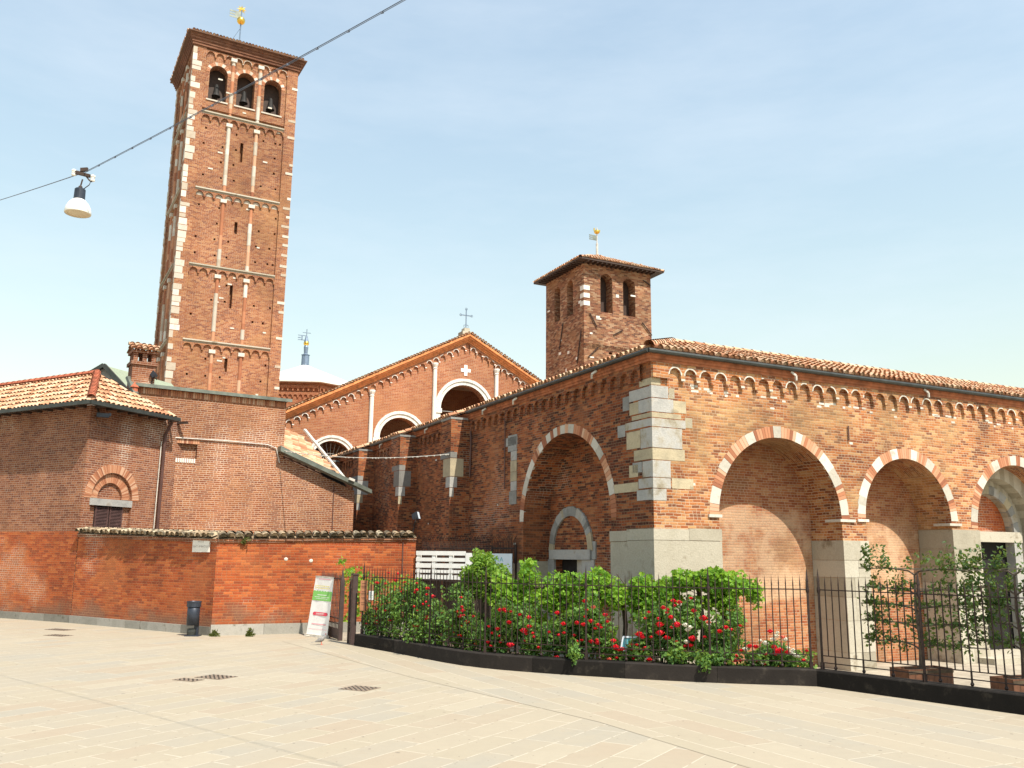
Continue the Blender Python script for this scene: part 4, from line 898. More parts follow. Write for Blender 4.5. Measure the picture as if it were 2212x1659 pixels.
f = MB(); a = px(600, 965); b = px(795, 1060); f.hexa([(a.x, -.42, a.z-.22), (b.x, -.42, b.z-.14), (b.x, .0, b.z-.14), (a.x, .0, a.z-.22), (a.x, -.42, a.z), (b.x, -.42, b.z+.02), (b.x, .0, b.z+.02), (a.x, .0, a.z)])
f.build('sloping_fascia', M['flash'], X_)
f = MB(); c = px(745, 1035); f.bar((c.x, -.45, c.z), (c.x+.25, -.45, c.z-.08), .1); f.build('junction_box', M['conduit'], X_)
f = MB(); pts = [px(352, 944), px(480, 952), px(578, 961), px(596, 969), px(603, 1000)]; f.tube([(p.x, -.05, p.z) for p in pts], .025, 6)
pts = [px(343, 950), px(325, 1145)]; f.build('conduit', M['conduit'], X_)
f = MB(); p, q = px(721, 1045), px(717, 1145); f.bar((p.x, -.01, p.z), (q.x, -.01, q.z), .035); f.build('wall_joint', M['pipe'], X_)
# lean-to tiled roof behind the fascia
A1 = Vector((xR+.02, .15, zf_(xR)+.15)); B1 = Vector((fb_.x-.9, .15, zf_(fb_.x-.9)+.15))
dD = 2.9
D1 = on_front(X_, 619, 926, dD); C1 = on_front(X_, 655, 930, dD); D1 = Vector((A1.x, dD, D1.z))
dn = Vector((0, .1, -.16)); f = MB(); f.face(A1+dn, B1+dn, C1+dn, D1+dn); f.build('lean_to_roof_bed', M['rooffloor'], X_)
U = (B1-A1).normalized(); Vv = (D1-A1+C1-B1)/2; Vv = (Vv-U*Vv.dot(U)); lv = Vv.length; Vv.normalize()
f = MB(); random.seed(6)
for j in range(int(lv/.2)):
    t = (j+.5)*.2/lv; xr_ = lerp(B1.x, C1.x, t)
    tiles(f, B1+Vv*(j*.2), Vv, -U, .2, (B1-A1).length, (lambda j, xr_: (lambda u, v: A1.x-.05 < (B1+Vv*(j*.2+u)-U*v).x < xr_))(j, xr_), .2, .36, .088)
f.build('lean_to_tiles', M['tile'], X_)
f = MB(); f.bar(B1+Vector((.1, 0, .05)), C1+Vector((.06, 0, .05)), .14, .08); f.build('lead_flashing', M['conduit'], X_)
f = MB(); p = px(700, 1010, .3); f.hexa([(p.x, .3, p.z-.5), (p.x+1.1, .3, p.z-.8), (p.x+1.1, 1.2, p.z-.8), (p.x, 1.2, p.z-.5), (p.x, .3, p.z), (p.x+.5, .3, p.z-.1), (p.x+.5, 1.2, p.z-.1), (p.x, 1.2, p.z)]); f.build('valley_metal', M['navy'], X_)

# ------------------------------------------------------------------ house on the left
H_ = thing('brick_house', 'brick house with pantiled hip roof, arched blind window and shutters at the left edge', 'house', Q, 22)
hp = lambda x, y, d=0: on_front(H_, x, y, d)
f1 = Vector((.122, .9925, 0)); n1 = Vector((.9925, -.122, 0))
F1 = lambda u, w_, z: tuple(f1*u+n1*w_+Vector((0, 0, z)))
EZ = hp(250, 885).z; XE = 4.9
lt = hp(245, 1079).z; wl, wr = hp(208, 1095).x, hp(269, 1095).x; wcx = (wl+wr)/2; wsp = lt
rt = hp(250, 1000).z
f = MB(); wall(f, 0, XE, 0, EZ, [dict(c=wcx+.02, r=.92, sp=wsp, base=2.6, d=.09, nojamb=0)])
f.T = shift(dy=.09); wall(f, wcx-.93, wcx+.95, 2.6, wsp+.95, [dict(c=wcx, r=.55, sp=wsp+.02, base=wsp+.0, d=.07)])
f.T = shift(dy=.16); f.face((wcx-.56, 0, wsp), (wcx+.56, 0, wsp), (wcx+.56, 0, wsp+.6), (wcx-.56, 0, wsp+.6)); f.T = I
f.T = F1; wall(f, 0, 12, 3.0, EZ, []); f.T = I
f.build('wall', M['brick_house'], H_)
f = MB(F1); wall(f, 0, 12, 0, 2.999, []); f.build('lower_wall', M['brick_garden'], H_)
f = MB(F1); random.seed(3)
for i in range(9): f.cur = random.random(); f.box(i*1.35, i*1.35+1.34, -.03, .02, 0, .24)
f.build('base_course', M['kerbstone'], H_)
g = MB(); fb = MB(); random.seed(12); ring(g, fb, wcx+.02, wsp, .93, .93, .30, -.015, 0, 180, [('b', 180)], .03); fb.T = shift(dy=.09); ring(g, fb, wcx, wsp+.02, .56, .56, .32, -.015, 0, 180, [('b', 180)], .03); fb.build('window_arches', M['vbrick'], H_)
f = MB(); f.cur = .4; f.box(wcx-.95, wcx+.95, -.03, .1, wsp-.24, wsp-.005); f.build('lintel', M['grey'], H_)
f = MB(); f.box(wl, wr, .085, .12, 2.6, wsp-.24); WN = f.build('window', M['dark'], H_)
for sx in (0, 1):
    f = MB(); a = wl+.02 if sx == 0 else wcx+.03; b = wcx-.03 if sx == 0 else wr-.02
    f.box(a, a+.05, .04, .08, 2.6, wsp-.26); f.box(b-.05, b, .04, .08, 2.6, wsp-.26)
    z = 2.62
    while z < wsp-.3: f.hexa([(a+.05, .04, z), (b-.05, .04, z), (b-.05, .05, z), (a+.05, .05, z), (a+.05, .07, z+.035), (b-.05, .07, z+.035), (b-.05, .08, z+.035), (a+.05, .08, z+.035)]); z += .05
    f.build('shutter', M['shutter'], WN)
# roof
ov = .5; C0 = Vector((-ov, -ov, EZ+.05)); hd = (Vector((1, 0, 0))+Vector((0, 1, 0))).normalized()
best = None
for i in range(20, 90):
    h = i*.08; p = C0+hd*h; wp_ = world(H_, p); z = zrow(wp_, 809); q = proj((wp_.x, wp_.y, z))
    if best is None or abs(q[0]-210) < best[0]: best = (abs(q[0]-210), h, z)
hh, zA = best[1], best[2]; AP = Vector((C0.x+hd.x*hh, C0.y+hd.y*hh, zA))
if zA-C0.z > hh*.75 or zA < C0.z+.3 or hh > 6.5: hh = 3.2; AP = C0+hd*hh+Vector((0, 0, 1.35))
EEND = Vector((hp(380, 909, -ov).x, -ov, C0.z))
f1e = C0+f1*12; RID = AP+f1*9
f = MB(); f.face(C0, EEND, AP); f.face(C0, f1e, RID, AP); f.face(C0-Vector((0, 0, .04)), EEND-Vector((0, 0, .04)), Vector((EEND.x, 0, C0.z-.04)), Vector((0, 0, C0.z-.04)), ); f.face(C0-Vector((0, 0, .04)), f1e-Vector((0, 0, .04)), f1*12+Vector((0, 0, C0.z-.04)), Vector((0, 0, C0.z-.04)))
f.build('roof_bed', M['rooffloor'], H_)
def tri_tiles(mb, A, B, Cc, Dd=None):
    # A,B along the eave, slope towards Cc (and Dd)
    U = (B-A).normalized(); nn = U.cross(Cc-A).normalized(); V = nn.cross(U).normalized()
    if V.z < 0: V = -V
    cu, cv_ = (Cc-A).dot(U), (Cc-A).dot(V); Lu = (B-A).length; du = (Dd-A).dot(U) if Dd is not None else cu
    tiles(mb, A-V*.06, U, V, Lu, cv_, lambda u, v: lerp(0, cu, v/cv_)-.05 < u < lerp(Lu, du, v/cv_)+.05, .2, .34, .09)
f = MB(); random.seed(14); tri_tiles(f, C0, EEND, AP); tri_tiles(f, C0, f1e, AP, RID); f.build('roof', M['tile'], H_)
f = MB(); ridge(f, C0+Vector((0, 0, .08)), AP+Vector((0, 0, .08)), .14, .16); ridge(f, AP+Vector((0, 0, .06)), RID+Vector((0, 0, .06)), .12); f.build('ridge_tiles', M['redtile'], H_)
f = MB(); d = EEND-C0; f.bar(C0+Vector((-.1, -.08, -.07)), EEND+Vector((.1, -.08, -.07)), .13, .13); f.bar(C0+Vector((-.1, -.08, -.07)), f1e+Vector((-.1, 0, -.07)), .13, .13); f.build('gutter', M['gutter'], H_)
f = MB()
for i in range(9): f.bar((.2+i*.5, -.48, EZ-.04), (.2+i*.5, .02, EZ-.04), .09)
for i in range(18): p = f1*(i*.62+.3); f.bar(p-n1*.48+Vector((0, 0, EZ-.04)), p+Vector((0, 0, EZ-.04)), .1)
f.build_parts('rafter_end', M['slot'], H_)
f = MB(); pa, pb = hp(372, 912, -.3), hp(356, 940, -.1); pc = hp(336, 1150, -.08); f.tube([pa, Vector((pb.x, -.12, pb.z)), Vector((pb.x, -.12, 2.5))], .06, 8); f.build('downpipe', M['pipe'], H_)
f = MB(); f.tube([(pb.x+.1, -.06, pb.z-.2), (pb.x-.1, -.06, pb.z-.25), (pb.x-.12, -.06, 2.5)], .02, 6); f.build('white_conduit', M['conduit'], H_)
f = MB(); p = hp(285, 845, 1.0); p = hp(288, 868, .9); f.lathe([(.13, -.3), (.13, .55), (.17, .56), (.0, .78)], (p.x, p.y, p.z), 10); f.build('terracotta_flue', M['redtile'], H_)
f = MB(); pts = [hp(278, 815, 1.3), hp(292, 850, .8), hp(330, 885, .1), hp(372, 905, -.3)]
for a, b in zip(pts[:-1], pts[1:]): f.bar(a, b, .22, .12)
f.build('valley_flashing', M['flash'], H_)
# brick chimney
cc = at_d(303, 838, 37.0)
f = MB(); W2 = .42; Hc = zrow(cc, 748)-cc.z
C_ = tag(bpy.data.objects.new('brick_chimney', None), 'small brick chimney stack with its own tiled gable roof', 'chimney'); COL.objects.link(C_); C_.location = cc; C_.rotation_euler = (0, 0, R(90-57))
zz = [0, .30*Hc+.25, .62*Hc]
f.box(-W2, W2, -W2, W2, -1.6, .50*Hc); f.box(-W2-.07, W2+.07, -W2-.07, W2+.07, .50*Hc, .58*Hc)
for sx in (-1, 0, 1):
    for sy in (-1, 1): f.box(sx*(W2-.09)-.08, sx*(W2-.09)+.08, sy*(W2-.09)-.08, sy*(W2-.09)+.08, .58*Hc, .78*Hc)
for sy in (0,):
    for sx in (-1, 1): f.box(sx*(W2-.09)-.08, sx*(W2-.09)+.08, -.08, .08, .58*Hc, .78*Hc)
f.box(-W2-.06, W2+.06, -W2-.06, W2+.06, .78*Hc, .84*Hc); f.build('stack', M['brick_house'], C_)
f = MB(); rp = .2*Hc; 
f.face((-W2, -W2, .84*Hc), (-W2, W2, .84*Hc), (-W2, 0, Hc)); f.face((W2, -W2, .84*Hc), (W2, W2, .84*Hc), (W2, 0, Hc)); f.build_parts('gable_end', M['brick_house'], C_)
f = MB(); sl_ = math.atan2(Hc*.18, W2+.15); random.seed(1)
tiles(f, (-W2-.15, -W2-.17, .83*Hc), (1, 0, 0), (0, math.cos(sl_), math.sin(sl_)), 2*W2+.3, (W2+.17)/math.cos(sl_), None, .22, .3, .1)
tiles(f, (W2+.15, W2+.17, .83*Hc), (-1, 0, 0), (0, -math.cos(sl_), math.sin(sl_)), 2*W2+.3, (W2+.17)/math.cos(sl_), None, .22, .3, .1); ridge(f, (-W2-.15, 0, Hc), (W2+.15, 0, Hc), .1, .3)
f.build('chimney_roof', M['tile'], C_)
# green metal gable roof beyond
gA = at_d(228, 790, 42); gL = at_d(150, 836, 42.6); gR = at_d(300, 868, 41.2); bk = dr(60)*1.6+dr(0)*3.2
V_ = tag(bpy.data.objects.new('outbuilding', None), 'gabled building with grey-green metal roof behind the pantiled house', 'building'); COL.objects.link(V_)
f = MB(); f.face(gA, gR, gR+bk, gA+bk); f.face(gA, gL, gL+bk, gA+bk); f.build('roof', plain('green_metal_roof', (.30, .34, .24), .5, .2, .1), V_)
f = MB(); f.face(gL, gR, gA); f.face(gL, gR, Vector((gR.x, gR.y, 0)), Vector((gL.x, gL.y, 0))); f.build('wall', M['kerbstone'], V_)
f = MB(); off = dr(180)*.15; f.bar(gA+off, gL+off, .16); f.bar(gA+off, gR+off, .16); f.build_parts('gable_fascia', M['gutter'], V_)
def floodlight(name, label, c, aim, post=None):
    t = thing(name, label, 'floodlight', c, 90)
    a = Vector(aim).normalized(); s_ = a.cross(Vector((0, 0, 1))).normalized(); u_ = s_.cross(a)
    f = MB(); h, d_, w_ = .13, .1, .17
    p = [a*d_*sa+s_*w_*sb+u_*h*sc for sa in (-1,) for sb, sc in ((-.6, -.6), (.6, -.6), (.6, .6), (-.6, .6))]+[a*d_*sa+s_*w_*sb+u_*h*sc for sa in (1,) for sb, sc in ((-1, -1), (1, -1), (1, 1), (-1, 1))]
    f.hexa(p); f.build('housing', M['navy'], t)
    f = MB(); q = [a*(d_+.006)+s_*w_*sb*.85+u_*h*sc*.85 for sb, sc in ((-1, -1), (1, -1), (1, 1), (-1, 1))]; f.face(*q); f.build('lens', M['bluepanel'], t)
    f = MB()
    if post: f.tube([(0, 0, -.1), post], .025, 6)
    f.tube([s_*.19-u_*.05, s_*.19-u_*.2, -s_*.19-u_*.2, -s_*.19-u_*.05], .014, 5); f.build('bracket', M['iron'], t); return t
floodlight('floodlight', 'small dark floodlight beside the brick chimney', at_d(331, 810, 36.6), (.5, .2, .5), (-.1, 0, -.6))

# ------------------------------------------------------------------ garden wall
GW = tag(bpy.data.objects.new('garden_wall', None), 'red brick garden wall with mossy tile coping and grey stone base, bending at a corner', 'wall'); COL.objects.link(GW)
d1 = (G0-Q); L1 = d1.length; d1.normalize(); w1 = Vector((-d1.y, d1.x, 0)); d2 = dr(66); L2 = 6.05; w2 = Vector((-d2.y, d2.x, 0))
s1 = lambda u, w_, z: tuple(Q+d1*u+w1*w_+Vector((0, 0, z))); s2 = lambda u, w_, z: tuple(G0+d2*u+w2*w_+Vector((0, 0, z)))
HT = 2.66; h1 = lambda u: lerp(2.86, HT, u/L1)
f = MB(s1); u0 = .04
f.face((u0, 0, 0), (u0, .36, 0), (u0, .36, h1(u0)), (u0, 0, h1(u0)))
f.face((u0, 0, 0), (L1, 0, 0), (L1, 0, h1(L1)), (u0, 0, h1(u0))); f.face((u0, .36, 0), (L1, .36, 0), (L1, .36, h1(L1)), (u0, .36, h1(u0))); f.T = s2; h2 = lambda u: lerp(HT, 2.80, u/L2)
f.face((0, 0, 0), (L2, 0, 0), (L2, 0, h2(L2)), (0, 0, HT)); f.face((-.2, .36, 0), (L2, .36, 0), (L2, .36, h2(L2)), (-.2, .36, HT)); f.face((L2, 0, YARD), (L2, .36, YARD), (L2, .36, h2(L2)), (L2, 0, h2(L2)))
f.build('brickwork', M['brick_garden'], GW)
f = MB(s1)
for (a, b, p) in ((-.05, 0, .03), (0, .06, .06)): f.hexa([(u0, -p, h1(u0)+a), (L1, -p, h1(L1)+a), (L1, .36, h1(L1)+a), (u0, .36, h1(u0)+a), (u0, -p, h1(u0)+b), (L1, -p, h1(L1)+b), (L1, .36, h1(L1)+b), (u0, .36, h1(u0)+b)])
f.T = s2
for (a, b, p) in ((-.05, 0, .03), (0, .06, .06)): f.hexa([(0, -p, HT+a), (L2, -p, h2(L2)+a), (L2, .36, h2(L2)+a), (0, .36, HT+a), (0, -p, HT+b), (L2, -p, h2(L2)+b), (L2, .36, h2(L2)+b), (0, .36, HT+b)])
f.build('coping_ledge', M['brick_house'], GW)
f = MB(); random.seed(19)
for (fr, Ls, hf, u00) in ((s1, L1, h1, .04), (s2, L2, h2, 0)):
    A_0 = Vector(fr(u00, -.14, hf(u00)+.09)); B_0 = Vector(fr(Ls, -.14, hf(Ls)+.09)); Cm = Vector(fr(u00, .18, hf(u00)+.21)); U = (B_0-A_0).normalized(); V = (Cm-A_0); V = (V-U*V.dot(U)); l = V.length
    tiles(f, A_0, U, V, Ls-u00, l, None, .25, .5, .115, 0, .02)
    A_0 = Vector(fr(Ls, .5, hf(Ls)+.09)); B_0 = Vector(fr(u00, .5, hf(u00)+.09)); Cm = Vector(fr(Ls, .18, hf(Ls)+.21)); U = (B_0-A_0).normalized(); V = (Cm-A_0); V = (V-U*V.dot(U))
    tiles(f, A_0, U, V, Ls-u00, l, None, .25, .5, .115)
    f.cur = .2; a_, b_, c__, d_ = fr(u00, -.08, hf(u00)+.065), fr(Ls, -.08, hf(Ls)+.065), fr(Ls, .18, hf(Ls)+.19), fr(u00, .18, hf(u00)+.19); f.face(a_, b_, c__, d_)
    a_, b_ = fr(u00, .44, hf(u00)+.065), fr(Ls, .44, hf(Ls)+.065); f.face(a_, b_, c__, d_)
f.build('tile_coping', M['coping'], GW)
f = MB(s1); random.seed(20); u = u0
while u < L1: v = min(L1, u+random.uniform(1.0, 1.7)); f.cur = random.random(); f.box(u+.004, v-.004, -.05, .02, 0, .24); u = v
f.T = s2; u = -.02
while u < L2: v = min(L2, u+random.uniform(1.2, 1.9)); f.cur = random.random()*.5+.5; f.box(u+.004, v-.004, -.055, .02, 0, .30); u = v
f.build('stone_base', M['kerbstone'], GW)
f = MB(s2); p = (867-455)/(898-455)*L2; f.bar((5.62, -.015, HT+.05), (5.62, -.015, .2), .03); f.build('wall_cable', M['pipe'], GW)
f = MB(s2); random.seed(2)
for u, z in ((2.0, 2.16), (2.75, 2.12)): f.cur = .9; f.sphere((u, -.0, z), .06, 6, (1, .4, .9))
f.build('mortar_patches', M['vwhite'], GW)
# street plaque
def on_plane(Og, d, x, y):
    n = Vector((-d.y, d.x, 0)); r = ray(x, y); return O+r*((Og-O).dot(n)/r.dot(n))
pa, pb = on_plane(G0, d1, 412, 1164), on_plane(G0, d1, 462, 1193)
ua, ub = (pa-Q).dot(d1), (pb-Q).dot(d1)
SG = thing('street_plaque', 'cream marble street name plaque on the red garden wall', 'street sign', Q+d1*((ua+ub)/2)-w1*.03+Vector((0, 0, (pa.z+pb.z)/2)), math.degrees(math.atan2(d1.x, d1.y)))
wS, hS = min(.78, (ub-ua)), pa.z-pb.z
f = MB(); f.box(-wS/2, wS/2, -.02, .02, -hS/2, hS/2); f.build('slab', M['marble'], SG)
rx = Matrix.Rotation(R(90), 4, 'X')
text_part('lettering', 'PIAZZA', .075, M['letter'], SG, Matrix.Translation((0, -.022, hS*.28)) @ rx, .001, 1.15)
text_part('lettering', "SANT' AMBROGIO", .092, M['letter'], SG, Matrix.Translation((0, -.022, -hS*.08)) @ rx, .001, 1.0)
# litter bin
bp = gr(405, 1374); bp = Vector((bp.x+.12, bp.y, 0))
BN = thing('litter_bin', 'dark blue-grey cylindrical litter bin on a post by the red wall', 'litter bin', bp, 90)
f = MB(); f.lathe([(0, .30), (.17, .30), (.175, .92)], (0, 0, 0), 20); f.lathe([(.175, .92), (.16, .92), (.15, .5), (0, .5)], (0, 0, 0), 20); f.build('body', M['navy'], BN, smooth='weld')
f = MB(); f.lathe([(.178, .80), (.196, .81), (.196, .90), (.206, .96), (.19, .965), (.17, .93)], (0, 0, 0), 20); f.build('rim', M['navy'], BN)
f = MB(); f.bar((.10, .05, 0), (.10, .05, .5), .11, .08); f.box(-.17, .22, -.12, .18, 0, .03); f.build('post', M['navy'], BN)
f = MB(); f.lathe([(.13, .03), (.14, .12), (.13, .2)], (-.02, .03, 0), 10); f.build('foot', M['gutter'], BN)
# vent pipe on the wall
vp_ = gr(119, 1341); f = MB(); f.tube([(0, 0, 0), (0, 0, .25), (.02, .02, .30)], .035, 8); f.tube([(.07, .02, 0), (.07, .02, .25)], .025, 6); f.box(-.07, .1, -.04, .06, .24, .33); f.sphere((.04, .0, .36), .06, 8)
o = f.build('standpipe', M['kerbstone'], None, loc=vp_); tag(o, 'short grey standpipe with a capped top at the foot of the left wall', 'pipe')
# weeds
for i, (x_, y_, nm) in enumerate(((462, 1374, 'dry weed tuft growing at the wall corner beside the bin'), (540, 1374, 'greener weed tuft growing at the base of the pale stone wall base'))):
    p = gr(x_, y_+1); f = MB(); random.seed(50+i)
    for _ in range(150):
        a = random.uniform(0, 6.28); r_ = random.uniform(0, .14); z = random.uniform(0, .24 if i else .18)*(1-r_/.22); leaf(f, Vector((r_*math.cos(a), r_*math.sin(a)*.4, z)), .045, 2.2, 0)
    for _ in range(12): a = random.uniform(0, 6.28); f.bar((0, 0, 0), (.1*math.cos(a), .04*math.sin(a), random.uniform(.1, .22)), .006)
    tag(f.build('weed_tuft', M['weed'], None, loc=p), nm, 'weed', 'weeds at the foot of the wall')
p = Vector(s2(.75, -.06, HT+.02)); f = MB(); random.seed(3)
for _ in range(46): leaf(f, Vector((random.gauss(0, .08), random.gauss(-.03, .03), random.gauss(0, .06))), .05, 2, 0)
f.bar((0, 0.05, .0), (0, -.03, .0), .01); tag(f.build('weed_tuft', M['weed'], None, loc=p), 'yellowish weed sprouting just under the tile coping of the wall', 'weed', 'weeds on the wall')
# security camera under the house eave
p = world(H_, hp(222, 897, -.25)); CM = thing('security_camera', 'dark security camera under the eave of the left house', 'security camera', p, 60)
f = MB(); f.box(-.2, .2, -.08, .08, -.07, .07); f.box(.2, .26, -.1, .1, -.02, .09); f.build('housing', M['navy'], CM)
f = MB(); f.tube([(-.1, 0, .05), (-.15, .1, .15), (-.15, .25, .3)], .03, 6); f.tube([(-.2, .1, -.1), (-.1, .12, -.35), (.3, .14, -.42)], .012, 5); f.build('bracket', M['slot'], CM)
floodlight('floodlight', 'dark floodlight on a thin post at the end of the garden wall', Vector(s2(L2+.0, .1, zrow(Vector(s2(L2, .1, 0)), 1115))), (.9, -.1, .25), (-.12, 0, -.75))

# ------------------------------------------------------------------ kerb wall and iron fences
def offs(path, d):
    out = []
    for i in range(len(path)):
        a = path[max(i-1, 0)]; b = path[min(i+1, len(path)-1)]; t = (Vector(b)-Vector(a)).normalized(); out.append(Vector(path[i])+Vector((-t.y, t.x, 0))*d)
    return out
kp = [Vector((*p, 0)) for p in KERB]
sm = []
for i in range(len(kp)-1):
    p0, p1, p2, p3 = kp[max(i-1, 0)], kp[i], kp[i+1], kp[min(i+2, len(kp)-1)]
    for k in range(4):
        t = k/4; sm.append(.5*((2*p1)+(p2-p0)*t+(2*p0-5*p1+4*p2-p3)*t*t+(3*p1-p0-3*p2+p3)*t**3))
sm.append(kp[-1])
sm2 = [KEND.copy() if False else Vector((5.71, 17.21, 0))+KR*t for t in (0, 2, 4, 6, 8, 10, 14, 20)]
KH = .30
def kerbmesh(path, name, lab, KH=.30):
    inn = offs(path, .34); f = MB(); random.seed(len(path))
    for i in range(len(path)-1):
        f.cur = random.random() if i % 4 == 0 else f.cur
        a, b, c, d = path[i], path[i+1], inn[i+1], inn[i]; g = (b-a).normalized()*(.006 if i % 4 == 0 else 0); up = Vector((0, 0, KH)); lo = Vector((0, 0, -.6)); bev = Vector((0, 0, -.02))
        no = (d-a).normalized()*.02
        f.hexa([a+g+lo, b+lo, c+lo, d+g+lo, a+g+no*0+up+bev, b+up+bev, c+up+bev, d+g+up+bev]); f.hexa([a+g+up+bev, b+up+bev, c+up+bev, d+g+up+bev, a+g+no+up, b+no+up, c-no+up, d-no+g+up])
    return tag(f.build(name, M['darkkerb']), lab, 'low wall')
kerbmesh(sm, 'low_stone_wall', 'low dark curved stone wall under the rose bed fence')
kerbmesh([sm2[0]-KR*.12]+sm2[1:], 'low_stone_wall', 'low black stone wall running towards the right edge of the picture', .296)
def walk(path):
    L_ = [0]
    for a, b in zip(path[:-1], path[1:]): L_.append(L_[-1]+(b-a).length)
    def at(s_):
        for i in range(len(path)-1):
            if s_ <= L_[i+1] or i == len(path)-2:
                t = (s_-L_[i])/(L_[i+1]-L_[i]); return path[i].lerp(path[i+1], t)
    return at, L_[-1]
def col_param(at, Lt, x, z=.3):
    best = min((abs(proj(at(Lt*i/600)+Vector((0, 0, z)))[0]-x), Lt*i/600) for i in range(601)); return best[1]
def spike(f, p, z0, z1, w_, tip=.18):
    f.box(p.x-w_/2, p.x+w_/2, p.y-w_/2, p.y+w_/2, z0, z1-tip)
    q = w_*.62; b = [(p.x-q, p.y-q, z1-tip), (p.x+q, p.y-q, z1-tip), (p.x+q, p.y+q, z1-tip), (p.x-q, p.y+q, z1-tip)]
    for i in range(4): f.face(b[i], b[(i+1) % 4], (p.x, p.y, z1))
def fence(path, name, lab, posts, Lend, foot=4):
    at, Lt = walk(offs(path, .17)); Lt = min(Lt, Lend)
    T = tag(bpy.data.objects.new(name, None), lab, 'fence', 'iron railings round the garden'); COL.objects.link(T); T.location = at(0)
    inv = -at(0)
    for i, s_ in enumerate(posts):
        p = at(s_)+inv; f = MB(); spike(f, p, KH-.03, 2.16, .036, .26); f.box(p.x-.03, p.x+.03, p.y-.03, p.y+.03, KH-.01, KH+.12); f.lathe([(.03, 1.69), (.036, 1.74), (.03, 1.79)], (p.x, p.y, 0), 8); f.build('post', M['iron'], T)
    ps = posts+[Lt] if posts[-1] < Lt-.3 else posts
    for a, b in zip(ps[:-1], ps[1:]):
        f = MB(); n = max(1, round((b-a)/.137))
        m = max(1, int((b-a)/.8))
        for z, w_ in ((1.745, .028), (.545, .024), (.42, .024)):
            for k in range(m): f.bar(at(lerp(a, b, k/m))+inv+Vector((0, 0, z)), at(lerp(a, b, (k+1)/m))+inv+Vector((0, 0, z)), w_*1.1, w_*.7)
        for k in range(1, n):
            p = at(lerp(a, b, k/n))+inv; p += Vector((random.gauss(0, .003), random.gauss(0, .003), 0)); spike(f, p, .545, 2.03+random.uniform(-.012, .012), .017, .2)
            if k % foot == foot//2: f.box(p.x-.012, p.x+.012, p.y-.012, p.y+.012, KH+.02, .55); f.sphere((p.x, p.y, KH+.045), .035, 6)
        f.build('bar_panel', M['iron'], T)
    return at
random.seed(61)
at_, Lt_ = walk(offs(sm, .17)); FA = at_; FL = Lt_
pp = [0.06]+[col_param(at_, Lt_, x) for x in (927, 1048, 1267, 1534)]+[Lt_-.06]
fence(sm, 'iron_fence', 'spiked dark iron fence in front of the red rose bushes', pp, 99)
at2, Lt2 = walk(offs(sm2, .17)); s_ = col_param(at2, 8, 1998)
fence(sm2, 'iron_fence', 'spiked iron fence before the potted trees, running to the right picture edge', [.02, s_, 2*s_, 3*s_, 4*s_], 10)
# gate between the garden wall and the kerb
ga, gb_ = Vector((-5.72, 27.45, 0)), Vector((-4.05, 24.0, 0)); gd = (gb_-ga).normalized(); gl = (gb_-ga).length
GT = thing('iron_gate', 'dark brown iron gate with spikes between the garden wall and the rose bed', 'gate', ga, math.degrees(math.atan2(gd.x, gd.y)))
sL = lambda x: min(((abs(proj(ga+gd*gl*i/200+Vector((0, 0, .2)))[0]-x), gl*i/200) for i in range(201)))[1]
s1_, s2_, s3_ = sL(735), sL(753), gl-.12
f = MB()
for s_, w_, h_ in ((s1_, .11, 1.88), (s2_, .07, 1.78)): f.box(s_-w_/2, s_+w_/2, -w_/2, w_/2, 0, h_-.25); spike(f, Vector((s_, 0, 0)), h_-.3, h_+.1, w_*.6, .35)
f.build('post', M['gatebrown'], GT)
f = MB(); f.box(s3_-.065, s3_+.065, -.065, .065, 0, 1.78); f.box(s3_-.08, s3_+.08, -.08, .08, 1.78, 1.82); f.build('post', M['gatebrown'], GT)
f = MB()
for a, b in ((.05, s1_-.07), (s2_+.05, s3_-.1)):
    f.box(a, b, -.015, .015, .02, .30); f.box(a, b, -.012, .012, .42, .45); f.box(a, b, -.012, .012, .56, .59); f.box(a, b, -.014, .014, 1.62, 1.66)
    n = max(2, round((b-a)/.15))
    for k in range(1, n): spike(f, Vector((a+(b-a)*k/n, 0, 0)), .3, 1.88, .02, .2)
f.build('leaf', M['gatebrown'], GT)
# notices on the gate post and fence
pb = at_(.0); c = at_d(785.5, 1285, math.hypot(pb.x, pb.y)-.1)
NB = thing('notice_board', 'tall narrow brown wooden board on the post at the left end of the rose fence', 'sign', c, 100)
f = MB(); f.box(-.09, .09, -.012, .012, -.40, .37); f.build('board', M['board'], NB)
f = MB(); 
for k, (z, w_) in enumerate(((.29, .1), (.22, .13), (.18, .12), (.08, .1), (.04, .12), (0, .11), (-.06, .12), (-.1, .1), (-.2, .12), (-.25, .09))): f.box(-w_/2, w_/2, -.014, -.0125, z-.008, z+.008)
f.build('carved_lines', M['wood'], NB)
f = MB(); f.bar((0.06, .0, -1.0), (0.06, 0, -.38), .015); f.build('rod', M['conduit'], NB)
c = at_d(802, 1285, math.hypot(at_(.35).x, at_(.35).y)-.07)
NW = thing('paper_notice', 'small white paper notice below an orange plate on the rose fence', 'notice', c, 105)
f = MB(); f.box(-.06, .06, -.008, .008, -.13, .10); f.build('paper', M['whitepaint'], NW); f = MB(); f.box(-.05, .05, -.008, .008, .11, .26); f.build('plate', M['board'], NW)
f = MB(); f.box(-.05, -.0, -.0095, -.0085, -.08, .08); f.box(.005, .05, -.0095, -.0085, -.02, .0); f.box(.005, .05, -.0095, -.0085, -.07, -.06); f.build('print', M['b_text'], NW)
